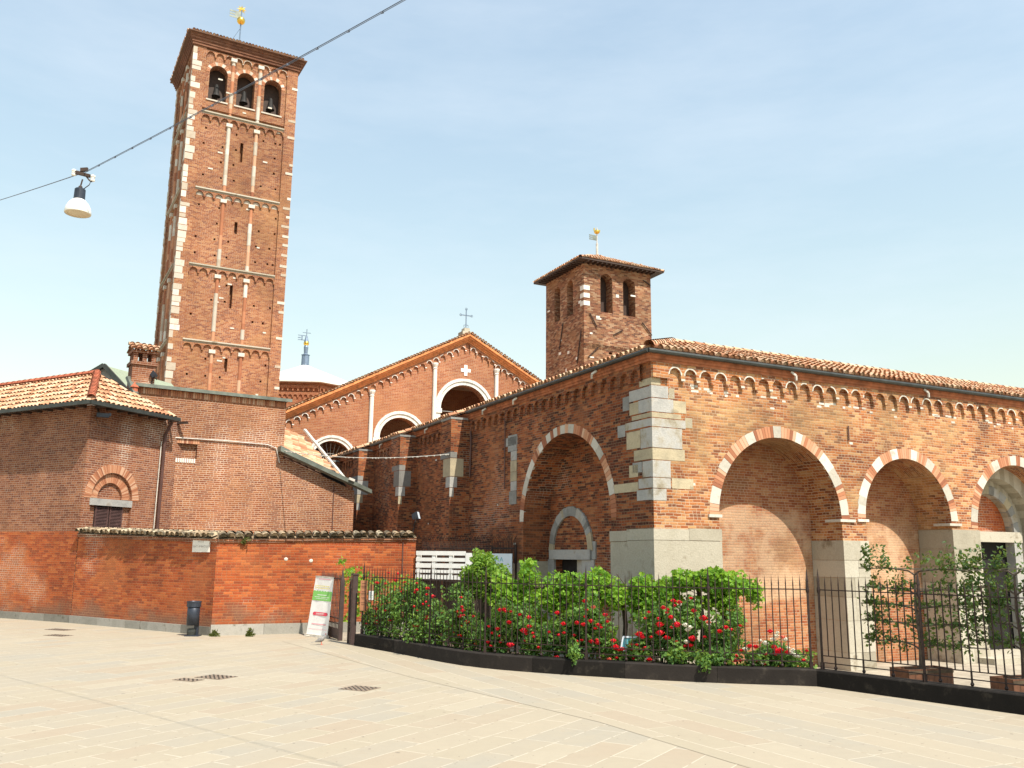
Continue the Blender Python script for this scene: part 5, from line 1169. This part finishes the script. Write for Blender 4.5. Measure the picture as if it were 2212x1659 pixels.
# roll-up banner
BL, BR = gr(661, 1374), gr(706, 1379); dist = math.hypot(BL.x, BL.y)
TL = at_d(683, 1244.5, math.hypot(BL.x, BL.y)+.12); TR = at_d(721.5, 1248, math.hypot(BR.x, BR.y)+.12)
bc_ = (BL+BR)/2
RB = tag(bpy.data.objects.new('roll_up_banner', None), 'white roll-up banner with a green band, leaning beside the gate', 'banner'); COL.objects.link(RB); RB.location = bc_
P_ = lambda u, v, e=0: (BL.lerp(BR, u)).lerp(TL.lerp(TR, u), v)-bc_+Nb*e
Nb = (BR-BL).cross(TL-BL).normalized(); Nb = Nb if Nb.y < 0 else -Nb
def bquad(f, u0, u1, v0, v1, e, back=None): f.face(P_(u0, v0, e), P_(u1, v0, e), P_(u1, v1, e), P_(u0, v1, e))
f = MB(); f.hexa([P_(0, .03, -.01), P_(1, .03, -.01), P_(1, .03, .004), P_(0, .03, .004), P_(0, 1, -.01), P_(1, 1, -.01), P_(1, 1, .004), P_(0, 1, .004)]); f.build('sheet', M['whitepaint'], RB)
f = MB(); a, b = P_(-.03, .02), P_(1.03, .02); f.bar(a, b, .09, .07); f.bar(P_(-.01, 1), P_(1.01, 1), .03, .03); f.bar(P_(.2, .01, -.15), P_(.2, .01, .15), .05, .02); f.bar(P_(.8, .01, -.15), P_(.8, .01, .15), .05, .02); f.build('cassette', M['conduit'], RB)
f = MB(); bquad(f, .0, 1, .60, .74, .007)
for k in range(7): c0_ = (k+.5)/7; f.face(*[P_(c0_+.075*math.cos(math.pi*m/6), .74+.025*math.sin(math.pi*m/6), .007) for m in range(7)])
f.build('green_band', M['b_green'], RB)
f = MB(); bquad(f, .2, .86, .355, .41, .007); bquad(f, .16, .9, .365, .40, .006); bquad(f, .9, .97, .055, .075, .007); f.build('red_label', M['b_red'], RB)
f = MB(); bquad(f, .2, .85, .955, .966, .007); bquad(f, .18, .88, .205, .22, .007); bquad(f, .06, .94, .127, .132, .007); f.build('pink_lines', M['b_pink'], RB)
f = MB(); random.seed(9)
for r_, v_ in enumerate((.80, .835)):
    u = .06
    while u < .85: w_ = random.uniform(.04, .09); bquad(f, u, u+w_*.7, v_, v_+.016, .007); u += w_*1.2
f.build('small_print', M['b_yellow'], RB)
f = MB(); bquad(f, .25, .75, .69, .70, .009); bquad(f, .12, .88, .655, .662, .009); bquad(f, .2, .8, .63, .636, .009); bquad(f, .32, .74, .385, .393, .009); bquad(f, .32, .7, .370, .375, .009); f.build('white_print', M['whitepaint'], RB)
# white pallet screen and panels, spiked railing behind
Wl, Wr = Vector((-2.86, 28.6, 0)), Vector((-.05, 27.15, 0)); wd = (Wr-Wl).normalized()
wl_ = on_plane(Wl, wd, 901, 1190); wr_ = on_plane(Wl, wd, 1107, 1196); wm_ = on_plane(Wl, wd, 1003, 1196); wbm = on_plane(Wl, wd, 901, 1250); wbr = on_plane(Wl, wd, 1107, 1240); wq = on_plane(Wl, wd, 1052, 1196)
SC = thing('pallet_screen', 'white painted pallet with horizontal slats beside the end of the garden wall', 'pallet', Vector((wl_.x, wl_.y, 0)), math.degrees(math.atan2(wd.x, wd.y)))
LX = lambda p: (Vector((p.x, p.y, 0))-Vector((wl_.x, wl_.y, 0))).length
x1 = LX(wm_); zt, zb = wl_.z, wbm.z; hh_ = zt-zb
f = MB()
for i, (a, b) in enumerate(((0, .15), (.24, .37), (.44, .60), (.67, .78), (.85, 1.0))): f.box(-.02, x1+.05, -.02, .0, zt-hh_*b, zt-hh_*a)
f.build('slats', M['whitepaint'], SC)
f = MB()
for a in (0, .33, .69): f.box(x1*a-.01, x1*a+.11, .001, .1, zb, zt)
f.build_parts('upright', M['whitepaint'], SC)
f = MB(); f.box(-.02, .06, .1, .16, YARD, zt); f.box(x1*.5, x1*.5+.06, .101, .16, YARD, zt-.1); f.build_parts('support', M['wood'], SC)
WP = thing('display_board', 'plain white board behind the rounded shrub, right of the slatted pallet', 'board', Vector((wl_.x, wl_.y, 0))+wd*x1, math.degrees(math.atan2(wd.x, wd.y)))
x2, x3 = LX(wq)-x1, LX(wr_)-x1
f = MB(); f.box(.06, x2, -.03, .0, wbr.z-.05, zt-.05); f.build('white_panel', M['whitepaint'], WP)
f = MB(); f.box(x2+.002, x3, -.03, .001, wbr.z, wr_.z); f.build('blue_panel', M['bluepanel'], WP)
text_part('lettering', 'NA', .19, M['teal'], WP, Matrix.Translation((x2+(x3-x2)*.5, -.031, wr_.z-.18)) @ rx, .001, 1.1)
f = MB(); f.box(.1, .16, .01, .06, YARD, wbr.z+.1); f.box(x3-.15, x3-.09, .01, .06, YARD, wbr.z+.1); f.build_parts('support', M['wood'], WP)
SR = thing('spiked_railing', 'rusty railing of curved iron spikes behind the white boards', 'railing', Vector((wl_.x, wl_.y, 0))+Vector((-wd.y, wd.x, 0))*.3, math.degrees(math.atan2(wd.x, wd.y)))
zs_, zt_ = on_plane(Vector((wl_.x, wl_.y, 0)), wd, 1000, 1184).z, on_plane(Vector((wl_.x, wl_.y, 0)), wd, 1000, 1154).z
f = MB(); n = 62; random.seed(5)
for i in range(n):
    x_ = .02+(x1+x3)*.985*i/n; j = random.uniform(-.02, .02); h_ = zt_-zs_+random.uniform(-.04, .03)
    f.tube([(x_, 0, zs_-(.12 if x_ < x1+x2 else .45)), (x_, 0, zs_+h_*.45), (x_+.05+j, -.02, zs_+h_*.75), (x_+.12+j, -.03, zs_+h_)], [.012, .012, .01, .004], 4, False)
f.build('spikes', M['iron'], SR)
f = MB(); f.box(0, x1+x3-.03, -.012, .012, zs_-.02, zs_+.012); f.box(x1+x2, x1+x3-.03, -.015, .015, zs_-.01, zs_+.03); f.box(x1+x3-.06, x1+x3-.01, -.025, .025, YARD, zs_+.12); f.box(x1+x2-.02, x1+x2+.03, -.025, .025, YARD, zs_+.06); f.build('rail', M['iron'], SR)
f = MB(); f.box(0, x1+x2, -.03, .03, YARD, zs_-.14); f.build('base_wall', M['slot'], SR)

# ------------------------------------------------------------------ roses, vine and shrub
def fpt(x):                                                        # fence point seen at column x
    return FA(col_param(FA, FL, x, 1.0))
_fc = {}
def fd(x):
    k_ = int(x//12); 
    if k_ not in _fc: p = fpt(min(1750, max(785, k_*12+6))); _fc[k_] = math.hypot(p.x, p.y)
    return _fc[k_]
def poff(x, y, off): return at_d(x, y, fd(x)+off)
def blob(mb, x, y, rx_, ry_, off, dep, n, sz, fn=leaf, org=None, up=.3, shell=.55):
    c = poff(x, y, off); s_ = c.length/FPX; 
    for _ in range(n):
        v = Vector((random.gauss(0, 1), random.gauss(0, 1), random.gauss(0, 1))).normalized()*(random.random()**(shell))
        lump = 1+.22*math.sin(v.x*5+x)+.15*math.sin(v.z*7+y)
        p = c+CX*(v.x*rx_*s_*lump)+Vector((0, 0, 1))*(v.z*ry_*s_*lump)+Vector((0, 1, 0))*v.y*dep
        if p.z < .12: continue
        fn(mb, p-(org or Vector()), sz, up=up) if fn is vleaf else fn(mb, p-(org or Vector()), sz, 1.5, up)
def zo5(x, y): return ((950+x/2.765)*.6777, (1700+y/2.765)*.6777)
def zo6(x, y): return ((1600+x/2.602)*.6777, (1700+y/2.602)*.6777)
def zo7(x, y): return ((2400+x/2.552)*.6777, (1650+y/2.552)*.6777)
RO5 = '797,350,0 860,415,1 940,430,0 912,515,0 1045,500,1 1135,540,0 1190,555,1 1130,605,0 1100,625,0 1022,645,0 1160,640,0 1050,680,0 690,670,1 765,680,0 683,728,0 697,780,2 606,797,0 1057,823,2 930,853,0 1275,692,0 1405,690,0 1443,648,0 1450,680,1 1427,730,1 1543,730,0 1490,780,1 1365,818,0 1338,847,1 1375,922,1 1435,565,0 1780,675,1 1815,672,1 1862,785,1 1683,820,0 1758,840,1 1712,878,0 1675,957,1 1872,983,2 1783,958,0 1955,715,0 2035,740,1 2037,820,1 1992,858,2 2070,880,0 2120,1005,0 878,355,0 1030,520,0'
RO6 = '147,675,0 225,700,0 60,738,1 302,948,0 458,658,1 508,750,1 390,818,0 472,843,0 598,845,0 687,562,1 757,612,3 693,692,0 738,728,1 622,742,1 775,788,0 822,780,0 855,675,1 875,732,0 740,897,1 793,908,1 660,887,0 620,895,0 455,1030,1 597,1093,0 925,890,1 942,945,2 997,960,1 1078,925,1 1140,838,2 1165,860,1 1165,967,0 1222,1048,1 1190,705,0 1218,653,0 1375,630,0 1367,657,0 1472,572,1 1432,597,0 1422,560,1 1567,537,0 1307,757,2 1452,757,2 1310,825,2 1365,865,1 1407,780,0 1450,898,0 1580,873,2 1517,935,0 1523,980,0 1565,1003,0 1672,703,2 1713,740,3 1857,780,1 1805,812,1 1680,860,0 1948,1015,0 1932,1053,1 2055,935,1 2105,940,1 1985,970,0 1980,1055,0 2095,1060,3 1237,860,0 1085,965,0 890,1045,3'
RO7 = '140,925,1 23,1050,1 165,1055,0 205,1085,2 185,1105,1 280,1095,1 243,970,3 437,1083,0 412,1160,0 10,1165,0 225,1075,1'
WH7 = '165,990,1 190,960,1 200,935,0 262,990,1 310,1095,1 345,1120,1 75,1185,1 290,1060,0 100,1020,1 60,1000,0 325,1075,0 370,1130,0'
fl = []
for s_, fn_ in ((RO5, zo5), (RO6, zo6), (RO7, zo7)):
    for t in s_.split(): a, b, c = (float(v) for v in t.split(',')); fl.append((*fn_(a, b), int(c), 'r'))
for t in WH7.split(): a, b, c = (float(v) for v in t.split(',')); fl.append((*zo7(a, b), int(c), 'w'))
for a, b in ((1520, 760), (1540, 800), (1560, 780), (1530, 900), (2020, 960)): fl.append((*zo6(a, b), 1, 'w'))
RB_ = [  # column range, label, blobs (x, y, rx, ry, off, n)
 (780, 860, 'leafy rose bush with few red blooms beside the gate post', [(800, 1350, 24, 40, .5, 700), (835, 1330, 34, 60, .7, 1300), (815, 1270, 26, 24, 1.2, 260)]),
 (860, 960, 'tall pale green rose bush with red roses, second from the gate', [(890, 1320, 46, 62, .7, 1900), (930, 1360, 46, 50, .5, 1300), (900, 1275, 38, 26, 1.0, 420)]),
 (960, 1075, 'rose bush with scattered red roses below the rounded climbing shrub', [(1000, 1345, 50, 60, .6, 2000), (1055, 1375, 42, 48, .5, 1200), (1000, 1280, 44, 28, 1.2, 500)]),
 (1075, 1180, 'dense rose bush with a large low red bloom, left of the stone portal', [(1110, 1350, 50, 58, .6, 1900), (1160, 1385, 36, 40, .5, 1100)]),
 (1180, 1300, 'rose bush with one thin shoot drooping over the dark kerb', [(1225, 1370, 46, 50, .6, 1600), (1270, 1345, 46, 50, .6, 1600), (1240, 1410, 16, 26, -.02, 260), (1300, 1385, 40, 34, .5, 800)]),
 (1300, 1395, 'low rose bush with bright red clusters beside the small framed sign', [(1385, 1405, 42, 22, .4, 700), (1345, 1415, 40, 20, .5, 600)]),
 (1395, 1500, 'rose bush with several large crimson roses below the vine arbour', [(1420, 1355, 42, 50, .5, 1500), (1470, 1385, 44, 44, .5, 1400), (1460, 1415, 34, 24, .12, 500), (1490, 1335, 34, 40, .9, 1100), (1430, 1320, 30, 30, 1.0, 500)]),
 (1500, 1600, 'rose bush under the right end of the vine, leafy clump over the kerb', [(1555, 1385, 44, 50, .5, 1700), (1520, 1432, 14, 20, -.03, 220), (1545, 1420, 40, 22, .15, 600), (1590, 1340, 22, 40, .7, 260)]),
 (1600, 1760, 'low clump of mixed red and white flowers beside the brick wall at the fence corner', [(1640, 1425, 44, 22, .4, 700), (1700, 1425, 48, 26, .5, 900), (1670, 1410, 30, 24, .7, 400)])]
random.seed(999)
for (xa, xb, lab, blobs) in RB_:
    for _ in range(6 if xa < 1600 else 3):
        b_ = random.choice(blobs); fl.append((min(xb-1, max(xa+1, b_[0]+random.uniform(-.7, .7)*b_[2])), b_[1]+random.uniform(-.6, .6)*b_[3], random.choice((0, 0, 1)), 'r'))
for bi, (xa, xb, lab, blobs) in enumerate(RB_):
    random.seed(100+bi); xm = (xa+xb)/2; base = poff(xm, 1400, .55); base.z = .12
    BT = tag(bpy.data.objects.new('rose_bush', None), lab, 'rose bush', 'rose bushes behind the fence'); COL.objects.link(BT); BT.location = base
    f = MB()
    for (x_, y_, rx_, ry_, off, n) in blobs: blob(f, x_, y_, rx_, ry_, off, .34, int(n*1.35), .062, leaf, base)
    f.build('foliage', M['roseleaf'], BT)
    f = MB()
    for (x_, y_, rx_, ry_, off, n) in blobs:
        for _ in range(7):
            tp = poff(x_+random.uniform(-.8, .8)*rx_, y_+random.uniform(-.9, .2)*ry_, off)-base; b0 = Vector((tp.x*.5+random.gauss(0, .1), tp.y*.5+random.gauss(0, .1), 0)); mid = (b0+tp)/2+Vector((random.gauss(0, .08), 0, .1)); f.tube([b0, mid, tp], [.012, .009, .005], 4, False)
    f.build('stems', M['bark'], BT)
    for (x_, y_, sz, kd) in fl:
        if not (xa <= x_ < xb): continue
        c = poff(x_, y_, .18)-base; r_ = (.045, .064, .092, .06)[sz]; f = MB()
        for ly in range(3):
            n = (7, 6, 4)[ly]; rr = r_*(1, .72, .42)[ly]; z_ = r_*(-.1, .15, .35)[ly]; off_ = random.random()*3
            for k in range(n):
                t = off_+2*math.pi*k/n; dd = Vector((math.cos(t), math.sin(t), 0)); sd_ = Vector((-math.sin(t), math.cos(t), 0)); f.cur = random.random()
                b0 = c+Vector((0, 0, z_-r_*.5)); f.face(b0, c+dd*rr*.75-sd_*rr*.5+Vector((0, 0, z_)), c+dd*rr*1.05+Vector((0, 0, z_+r_*.35)), c+dd*rr*.75+sd_*rr*.5+Vector((0, 0, z_)))
        f.sphere(c, r_*.62, 6)
        f.build('flower', M['whiterose'] if kd == 'w' else (M['rosepink'] if sz == 3 else M['rose']), BT)
def plant(name, lab, cat, parts, grp=None):
    base = parts['base']; T = tag(bpy.data.objects.new(name, None), lab, cat, grp); COL.objects.link(T); T.location = base; return T
# vine arbour
random.seed(200)
vb_ = poff(1400, 1400, 1.5); vb_.z = .1
VA = plant('grape_vine', 'bright green grape vine trained over a dark arbour behind the roses', 'vine', dict(base=vb_))
f = MB()
for (x_, y_, rx_, ry_, n) in ((1110, 1285, 56, 42, 1300), (1140, 1240, 24, 26, 260), (1195, 1290, 44, 42, 900), (1220, 1262, 24, 24, 260), (1275, 1268, 48, 42, 1100), (1335, 1290, 34, 36, 500), (1390, 1290, 44, 40, 900), (1385, 1262, 30, 16, 220), (1440, 1285, 40, 34, 800), (1500, 1255, 44, 26, 900), (1555, 1255, 48, 28, 1000), (1600, 1268, 34, 22, 420), (1632, 1290, 12, 22, 110), (1570, 1300, 22, 36, 330), (1540, 1300, 40, 22, 350), (1625, 1275, 18, 14, 120), (1130, 1340, 50, 30, 420), (1260, 1320, 40, 30, 420), (1400, 1325, 36, 26, 300), (1150, 1215, 12, 8, 40)):
    blob(f, x_, y_, rx_, ry_, 1.15, .42, int(n*1.15), .115, vleaf, vb_, .5)
f.build('leaves', M['vine'], VA)
f = MB()
for x_ in (1065, 1200, 1345, 1512, 1560):
    a = poff(x_, 1400, 1.35); a.z = .05; b = poff(x_+2, 1262, 1.35); f.tube([a-vb_, (a+b)/2-vb_+Vector((.05, 0, 0)), Vector((a.x, a.y, b.z))-vb_], .055, 6)
for xa, xb in ((1065, 1200), (1200, 1345), (1345, 1512), (1512, 1600)): f.tube([poff(xa, 1272, 1.35)-vb_, poff(xb, 1268, 1.35)-vb_], .035, 5)
for _ in range(26):
    x_ = random.uniform(1070, 1600); a = poff(x_, 1275, 1.2)-vb_; f.tube([a, a+Vector((random.uniform(-.3, .3), random.uniform(-.3, .1), random.uniform(-.1, .4)))], .008, 4, False)
f.build('branches', M['bark'], VA)
# rounded shrub
random.seed(210); sb = poff(1045, 1400, 1.6); sb.z = .1
SH = plant('climbing_shrub', 'rounded light green climbing shrub on a dark trunk in front of the white boards', 'shrub', dict(base=sb))
f = MB()
for (x_, y_, rx_, ry_, n) in ((1045, 1232, 44, 32, 2300), (1040, 1208, 28, 18, 700), (1015, 1250, 26, 26, 700), (1080, 1245, 26, 24, 600), (1050, 1275, 36, 24, 700)): blob(f, x_, y_, rx_, ry_, 1.5, .45, n, .055, leaf, sb, .6, .5)
f.build('foliage', M['shrubleaf'], SH)
f = MB(); a = sb.copy(); b = poff(1050, 1250, 1.6); f.tube([a-sb, (a+b)/2-sb, Vector((a.x, a.y, b.z))-sb], [.12, .1, .07], 7); f.tube([a-sb+Vector((.25, .1, 0)), Vector((a.x+.18, a.y, b.z))-sb], .05, 6); f.build('trunk', M['bark'], SH)
# climber at the gate
random.seed(220); gb0 = Vector((-3.9, 26.0, 0.0)); gdx = math.hypot(gb0.x, gb0.y)
CL = plant('climbing_vine', 'yellow-green vine climbing behind the iron gate against the brick garden wall', 'vine', dict(base=gb0))
f = MB()
for (x_, y_, rx_, ry_, n) in ((738, 1213, 6, 7, 18), (765, 1250, 20, 18, 120), (752, 1232, 8, 8, 20), (780, 1262, 22, 20, 140), (760, 1295, 18, 24, 70), (775, 1315, 10, 22, 60), (750, 1335, 8, 12, 20), (820, 1258, 24, 10, 50), (860, 1262, 20, 8, 40), (880, 1255, 10, 10, 30)):
    c = at_d(x_, y_, gdx); s_ = c.length/FPX
    for _ in range(n): vleaf(f, c+Vector((random.gauss(0, .55)*rx_*s_, random.gauss(0, .2), random.gauss(0, .55)*ry_*s_))-gb0, .12)
f.build('leaves', M['vine'], CL)
f = MB(); tp = at_d(740, 1216, gdx)-gb0; md = at_d(765, 1270, gdx)-gb0; f.tube([(0, 0, 0), md, tp], [.03, .02, .006], 5); f.tube([(0.1, 0, 0), at_d(785, 1262, gdx)-gb0], .02, 5); f.build('stem', M['bark'], CL)
# low ground cover in the bed
random.seed(230); f = MB()
for _ in range(2600):
    x_ = random.uniform(790, 1745); o_ = random.uniform(.15, 1.3); p = poff(x_, 1400, o_); f.cur = None; leaf(f, Vector((p.x, p.y, .13+abs(random.gauss(0, .06)))), .06, 1.6, .6)
tag(f.build('ground_cover', M['roseleaf']), 'low green ground cover between the rose bushes', 'ground cover', kind='stuff')
# small framed sign standing in the bed
a, b, c, d = (at_d(*zo6(x_, y_), fd(1350)+.35) for x_, y_ in ((985, 965), (1118, 985), (1125, 862), (1005, 858)))
cc = (a+b+c+d)/4; GS = tag(bpy.data.objects.new('garden_sign', None), 'small tilted sign with a pale frame standing among the roses', 'sign'); COL.objects.link(GS); GS.location = cc
f = MB()
for p, q in ((a, b), (b, c), (c, d), (d, a)): f.bar(p-cc, q-cc, .03, .03)
f.build('frame', M['bluepanel'], GS); f = MB(); f.face(a-cc, b-cc, c-cc, d-cc); f.build('panel', M['teal'], GS)
f = MB(); f.bar(a-cc+Vector((.05, .02, 0)), Vector((a.x-cc.x+.05, .02, .1-cc.z)), .02); f.bar(b-cc, Vector((b.x-cc.x, b.y-cc.y, .1-cc.z)), .02); f.build_parts('leg', M['bluepanel'], GS)

# ------------------------------------------------------------------ espalier trees in wooden tubs
def espalier(bx, by, name, lab, seed, left=1.2, right=1.25, nl=900):
    random.seed(seed); b0 = gr(bx, by, .05); b0.z = YARD
    TB = thing('wooden_tub', lab[1], 'planter', b0, 70, 'wooden tubs of the espalier trees')
    f = MB(); 
    for k in range(7):
        for sy in (-.27, .25): f.box(-.6+k*.172, -.6+(k+1)*.172-.006, sy, sy+.03, 0, .55)
    for k in range(3):
        for sx in (-.605, .575): f.box(sx, sx+.03, -.24+k*.165, -.24+(k+1)*.165-.006, 0, .55)
    f.build('planks', M['wood'], TB)
    f = MB(); f.box(-.61, .61, -.28, -.271, .46, .52); f.box(-.61, .61, -.281, -.271, .06, .12); f.box(-.57, .57, -.23, .24, .44, .5); f.build('bands_and_soil', M['soil'], TB)
    TR = thing(name, lab[0], 'tree', b0+Vector((0, 0, .5)), 143, 'espalier trees in tubs')
    dk = KR
    f = MB(); zt = zrow((b0.x, b0.y), 1243)-b0.z-.5
    f.tube([(0, 0, -.02), (.03, 0, zt*.3), (-.02, 0, zt*.65), (0, 0, zt)], [.05, .045, .035, .02], 7)
    tiers = [zrow((b0.x, b0.y), y)-b0.z-.5 for y in (1393, 1350, 1312, 1275, 1232)]; ends = []
    for k, z in enumerate(tiers):
        for sgn, l in ((-1, left), (1, right)):
            e1 = (sgn*l*.5, random.gauss(0, .03), z+.02+random.uniform(0, .05)); e2 = (sgn*l, random.gauss(0, .05), z+random.uniform(-.02, .1)); f.tube([(0, 0, z-.1), (sgn*.12, 0, z-.02), e1, e2], [.022, .018, .014, .007], 5); ends.append((sgn, l, z))
    f.build('trunk', M['bark'], TR)
    f = MB(); 
    for k, z in enumerate(tiers):
        f.bar((-left-.15, .03, z+.03), (right+.2, .03, z+.03), .025)
    f.build('support_canes', plain('grey_canes', (.25, .21, .16), .8), TR)
    f = MB()
    for (sgn, l, z) in ends:
        nsh = 12
        for _ in range(nsh):
            r0 = random.uniform(.22, 1.02) if random.random() < .85 else .1; x0 = sgn*l*r0; hs = random.uniform(.1, .34) if z < tiers[-1]-.1 else random.uniform(.2, .62)
            top = Vector((x0+random.gauss(0, .08), random.gauss(0, .08), z+hs)); bt = Vector((x0, 0, z)); m = int(nl*.0125*(1+hs*2.0))
            for q in range(m):
                t = random.random()**.8; p = bt.lerp(top, t)+Vector((random.gauss(0, .05), random.gauss(0, .06), random.gauss(0, .03))); leaf(f, p, .056, 1.8, .5)
        for _ in range(int(nl*.06)): leaf(f, Vector((sgn*l*random.uniform(.15, 1.05), random.gauss(0, .08), z+random.gauss(-.02, .07))), .06, 1.6, .3)
    f.build('crown', M['appleleaf'], TR)
espalier(1990, 1442, 'espalier_tree', ('leafy espalier fruit tree in a tub before the second arch', 'brown wooden tub holding the left espalier tree'), 300)
espalier(2212, 1462, 'espalier_tree', ('darker espalier fruit tree at the right picture edge before the doorway', 'dark wooden tub cut off by the right picture edge'), 310, 1.0, 1.1, 1100)

# ------------------------------------------------------------------ manhole covers, pigeon
MH = [((-5.93, 17.2), .50, .30, 'smaller rusty manhole cover, nearer of the joined pair at lower left'), ((-5.55, 17.62), .62, .50, 'larger rusty manhole cover behind the small one it touches'), ((-2.62, 16.35), .56, .50, 'single rusty manhole cover in the middle of the paving'), ((-13.55, 27.75), .85, .42, 'distant thin manhole cover closest to the left wall'), ((-12.65, 25.85), .72, .40, 'distant manhole cover just in front of the one by the left wall')]
for (x_, y_), a_, b_, lab in MH:
    t = thing('manhole_cover', lab, 'manhole cover', (x_, y_, .001), 115, 'rusty manhole covers in the paving')
    f = MB(); f.box(-a_/2, a_/2, -b_/2, b_/2, 0, .006)
    f.build('frame', M['manhole'], t); f = MB()
    n = int(a_/.055)
    for i in range(n):
        for j in range(int(b_/.055)):
            if (i+j) % 2 == 0: f.box(-a_/2+.03+i*.053, -a_/2+.055+i*.053, -b_/2+.03+j*.053, -b_/2+.055+j*.053, .006, .011)
    f.build('tread_pattern', M['gutter'], t)
pg = gr(693, 1393); PG = thing('pigeon', 'small grey-brown pigeon on the paving in front of the banner', 'pigeon', pg, 60)
f = MB(); prof = [(-.16, .085, .012), (-.11, .10, .03), (-.05, .125, .06), (.02, .14, .068), (.07, .165, .055), (.10, .20, .034), (.115, .235, .027), (.13, .25, .026), (.15, .25, .016), (.175, .243, .003)]
rings = []
for x_, z, r_ in prof: rings.append([(x_, r_*.8*math.cos(2*math.pi*k/10), z+r_*math.sin(2*math.pi*k/10)) for k in range(10)])
for i in range(len(rings)-1):
    for k in range(10): f.face(rings[i][k], rings[i][(k+1) % 10], rings[i+1][(k+1) % 10], rings[i+1][k])
f.face((-.15, -.02, .09), (-.15, .02, .09), (-.27, .03, .06), (-.27, -.03, .06)); f.build('body', M['bird'], PG, smooth='weld')
for sy in (-1, 1): f = MB(); f.tube([(.01, sy*.025, .09), (.015, sy*.025, .01)], .006, 5); f.bar((-.01, sy*.025, .004), (.05, sy*.025, .004), .012, .008); f.build('leg', M['rosepink'], PG)

# ------------------------------------------------------------------ overhead wire and hanging lamp
hg = O+ray(180, 373)*15; wl0 = O+ray(-70, 453)*26; wr1 = O+ray(905, -20)*9.4
f = MB(); pts = []
def sag(a, b, s_, n=14): return [a.lerp(b, i/n)-Vector((0, 0, 4*s_*(i/n)*(1-i/n))) for i in range(n+1)]
f.tube([wl0+(wl0-hg)*1.6]+sag(wl0, hg, .02), .008, 6); p2 = sag(hg, wr1, .03)+[wr1+(wr1-hg)*1.5]; f.tube(p2, .0052, 6); f.tube([p+Vector((.008, 0, -.014)) for p in p2], .004, 5)
for i in range(1, 14): c = hg.lerp(wr1, i/14.0)-Vector((0, 0, .12*(i/14)*(1-i/14)+.01)); f.bar(c-Vector((.015, 0, .008)), c+Vector((.015, 0, .002)), .014, .026)
o = f.build('overhead_wire', M['cable']); tag(o, 'dark overhead wire crossing the sky from the left edge past the bell tower', 'wire')
lp = O+ray(170, 440)*14.9; LM = thing('hanging_street_lamp', 'white dish street lamp with a dark cylindrical neck hanging from the wire', 'street lamp', Vector((lp.x, lp.y, lp.z)), 90)
k_ = 15/FPX
f = MB(); R0 = 27*k_; yy = lambda y: (440-y)*k_
f.lathe([(11*k_, yy(431)), (14*k_, yy(433)), (20*k_, yy(440)), (25*k_, yy(450)), (27*k_, yy(461)), (26*k_, yy(463))], (0, 0, 0), 28); f.build('shade', M['lamp'], LM, smooth='weld')
f = MB(); f.lathe([(26*k_, yy(462.5)), (21*k_, yy(463)), (21*k_, yy(462)), (8*k_, yy(465)), (0, yy(466))], (0, 0, 0), 28); f.build('diffuser', M['lampglass'], LM)
f = MB(); f.lathe([(0, yy(406)), (9*k_, yy(406)), (11*k_, yy(408)), (11.5*k_, yy(431)), (10*k_, yy(433))], (0, 0, 0), 20); f.build('neck', M['navy'], LM)
hl = hg-lp
f = MB(); f.tube([(0, 0, yy(406)), (0, 0, yy(399)), tuple(hl+Vector((0, 0, -.12)))], .012, 6); f.sphere((0, 0, yy(403)), .035, 8); f.tube([(.05, 0, yy(407)), tuple(hl+Vector((.12, 0, -.22))), tuple(hl+Vector((.16, 0, -.1)))], .008, 5)
f.bar(hl+Vector((-.12, 0, .0)), hl+Vector((.12, 0, -.06)), .05, .05); f.bar(hl+Vector((-.05, 0, .05)), hl+Vector((.07, 0, .06)), .04, .06); f.tube([hl+Vector((-.14, 0, .03)), hl, hl+Vector((.12, 0, -.14)), hl+Vector((.16, 0, -.16))], .014, 6); f.build('hanger', M['slot'], LM)
for dx_, dz_ in ((-.16, .0), (.17, -.1)):
    f = MB(); f.lathe([(0, .05), (.035, .05), (.04, .03), (.022, .012), (.036, 0), (.022, -.014), (.04, -.03), (.035, -.05), (0, -.05)], tuple(hl+Vector((dx_, 0, dz_))), 14); f.build('insulator', M['lamp'], LM, smooth=True)
# droplet-like clips on the aerial cable between annex and portico
ca = world(X_, px(603, 972, -.06)); cbp = world(P, Vector((-.78, 10.9, zrow(world(P, Vector((-.78, 10.9, 0))), 981))))
f = MB(); pts = sag(ca, cbp, .22, 20); f.tube(pts, .014, 5); random.seed(4)
for i in range(40): t = random.random(); j = int(t*20); c = pts[j].lerp(pts[j+1], t*20-j) if j < 20 else pts[-1]; f.sphere(c-Vector((0, 0, .015)), .028, 6)
tag(f.build('aerial_cable', M['conduit']), 'thin pale cable sagging between the brick annex and the portico buttress', 'cable')
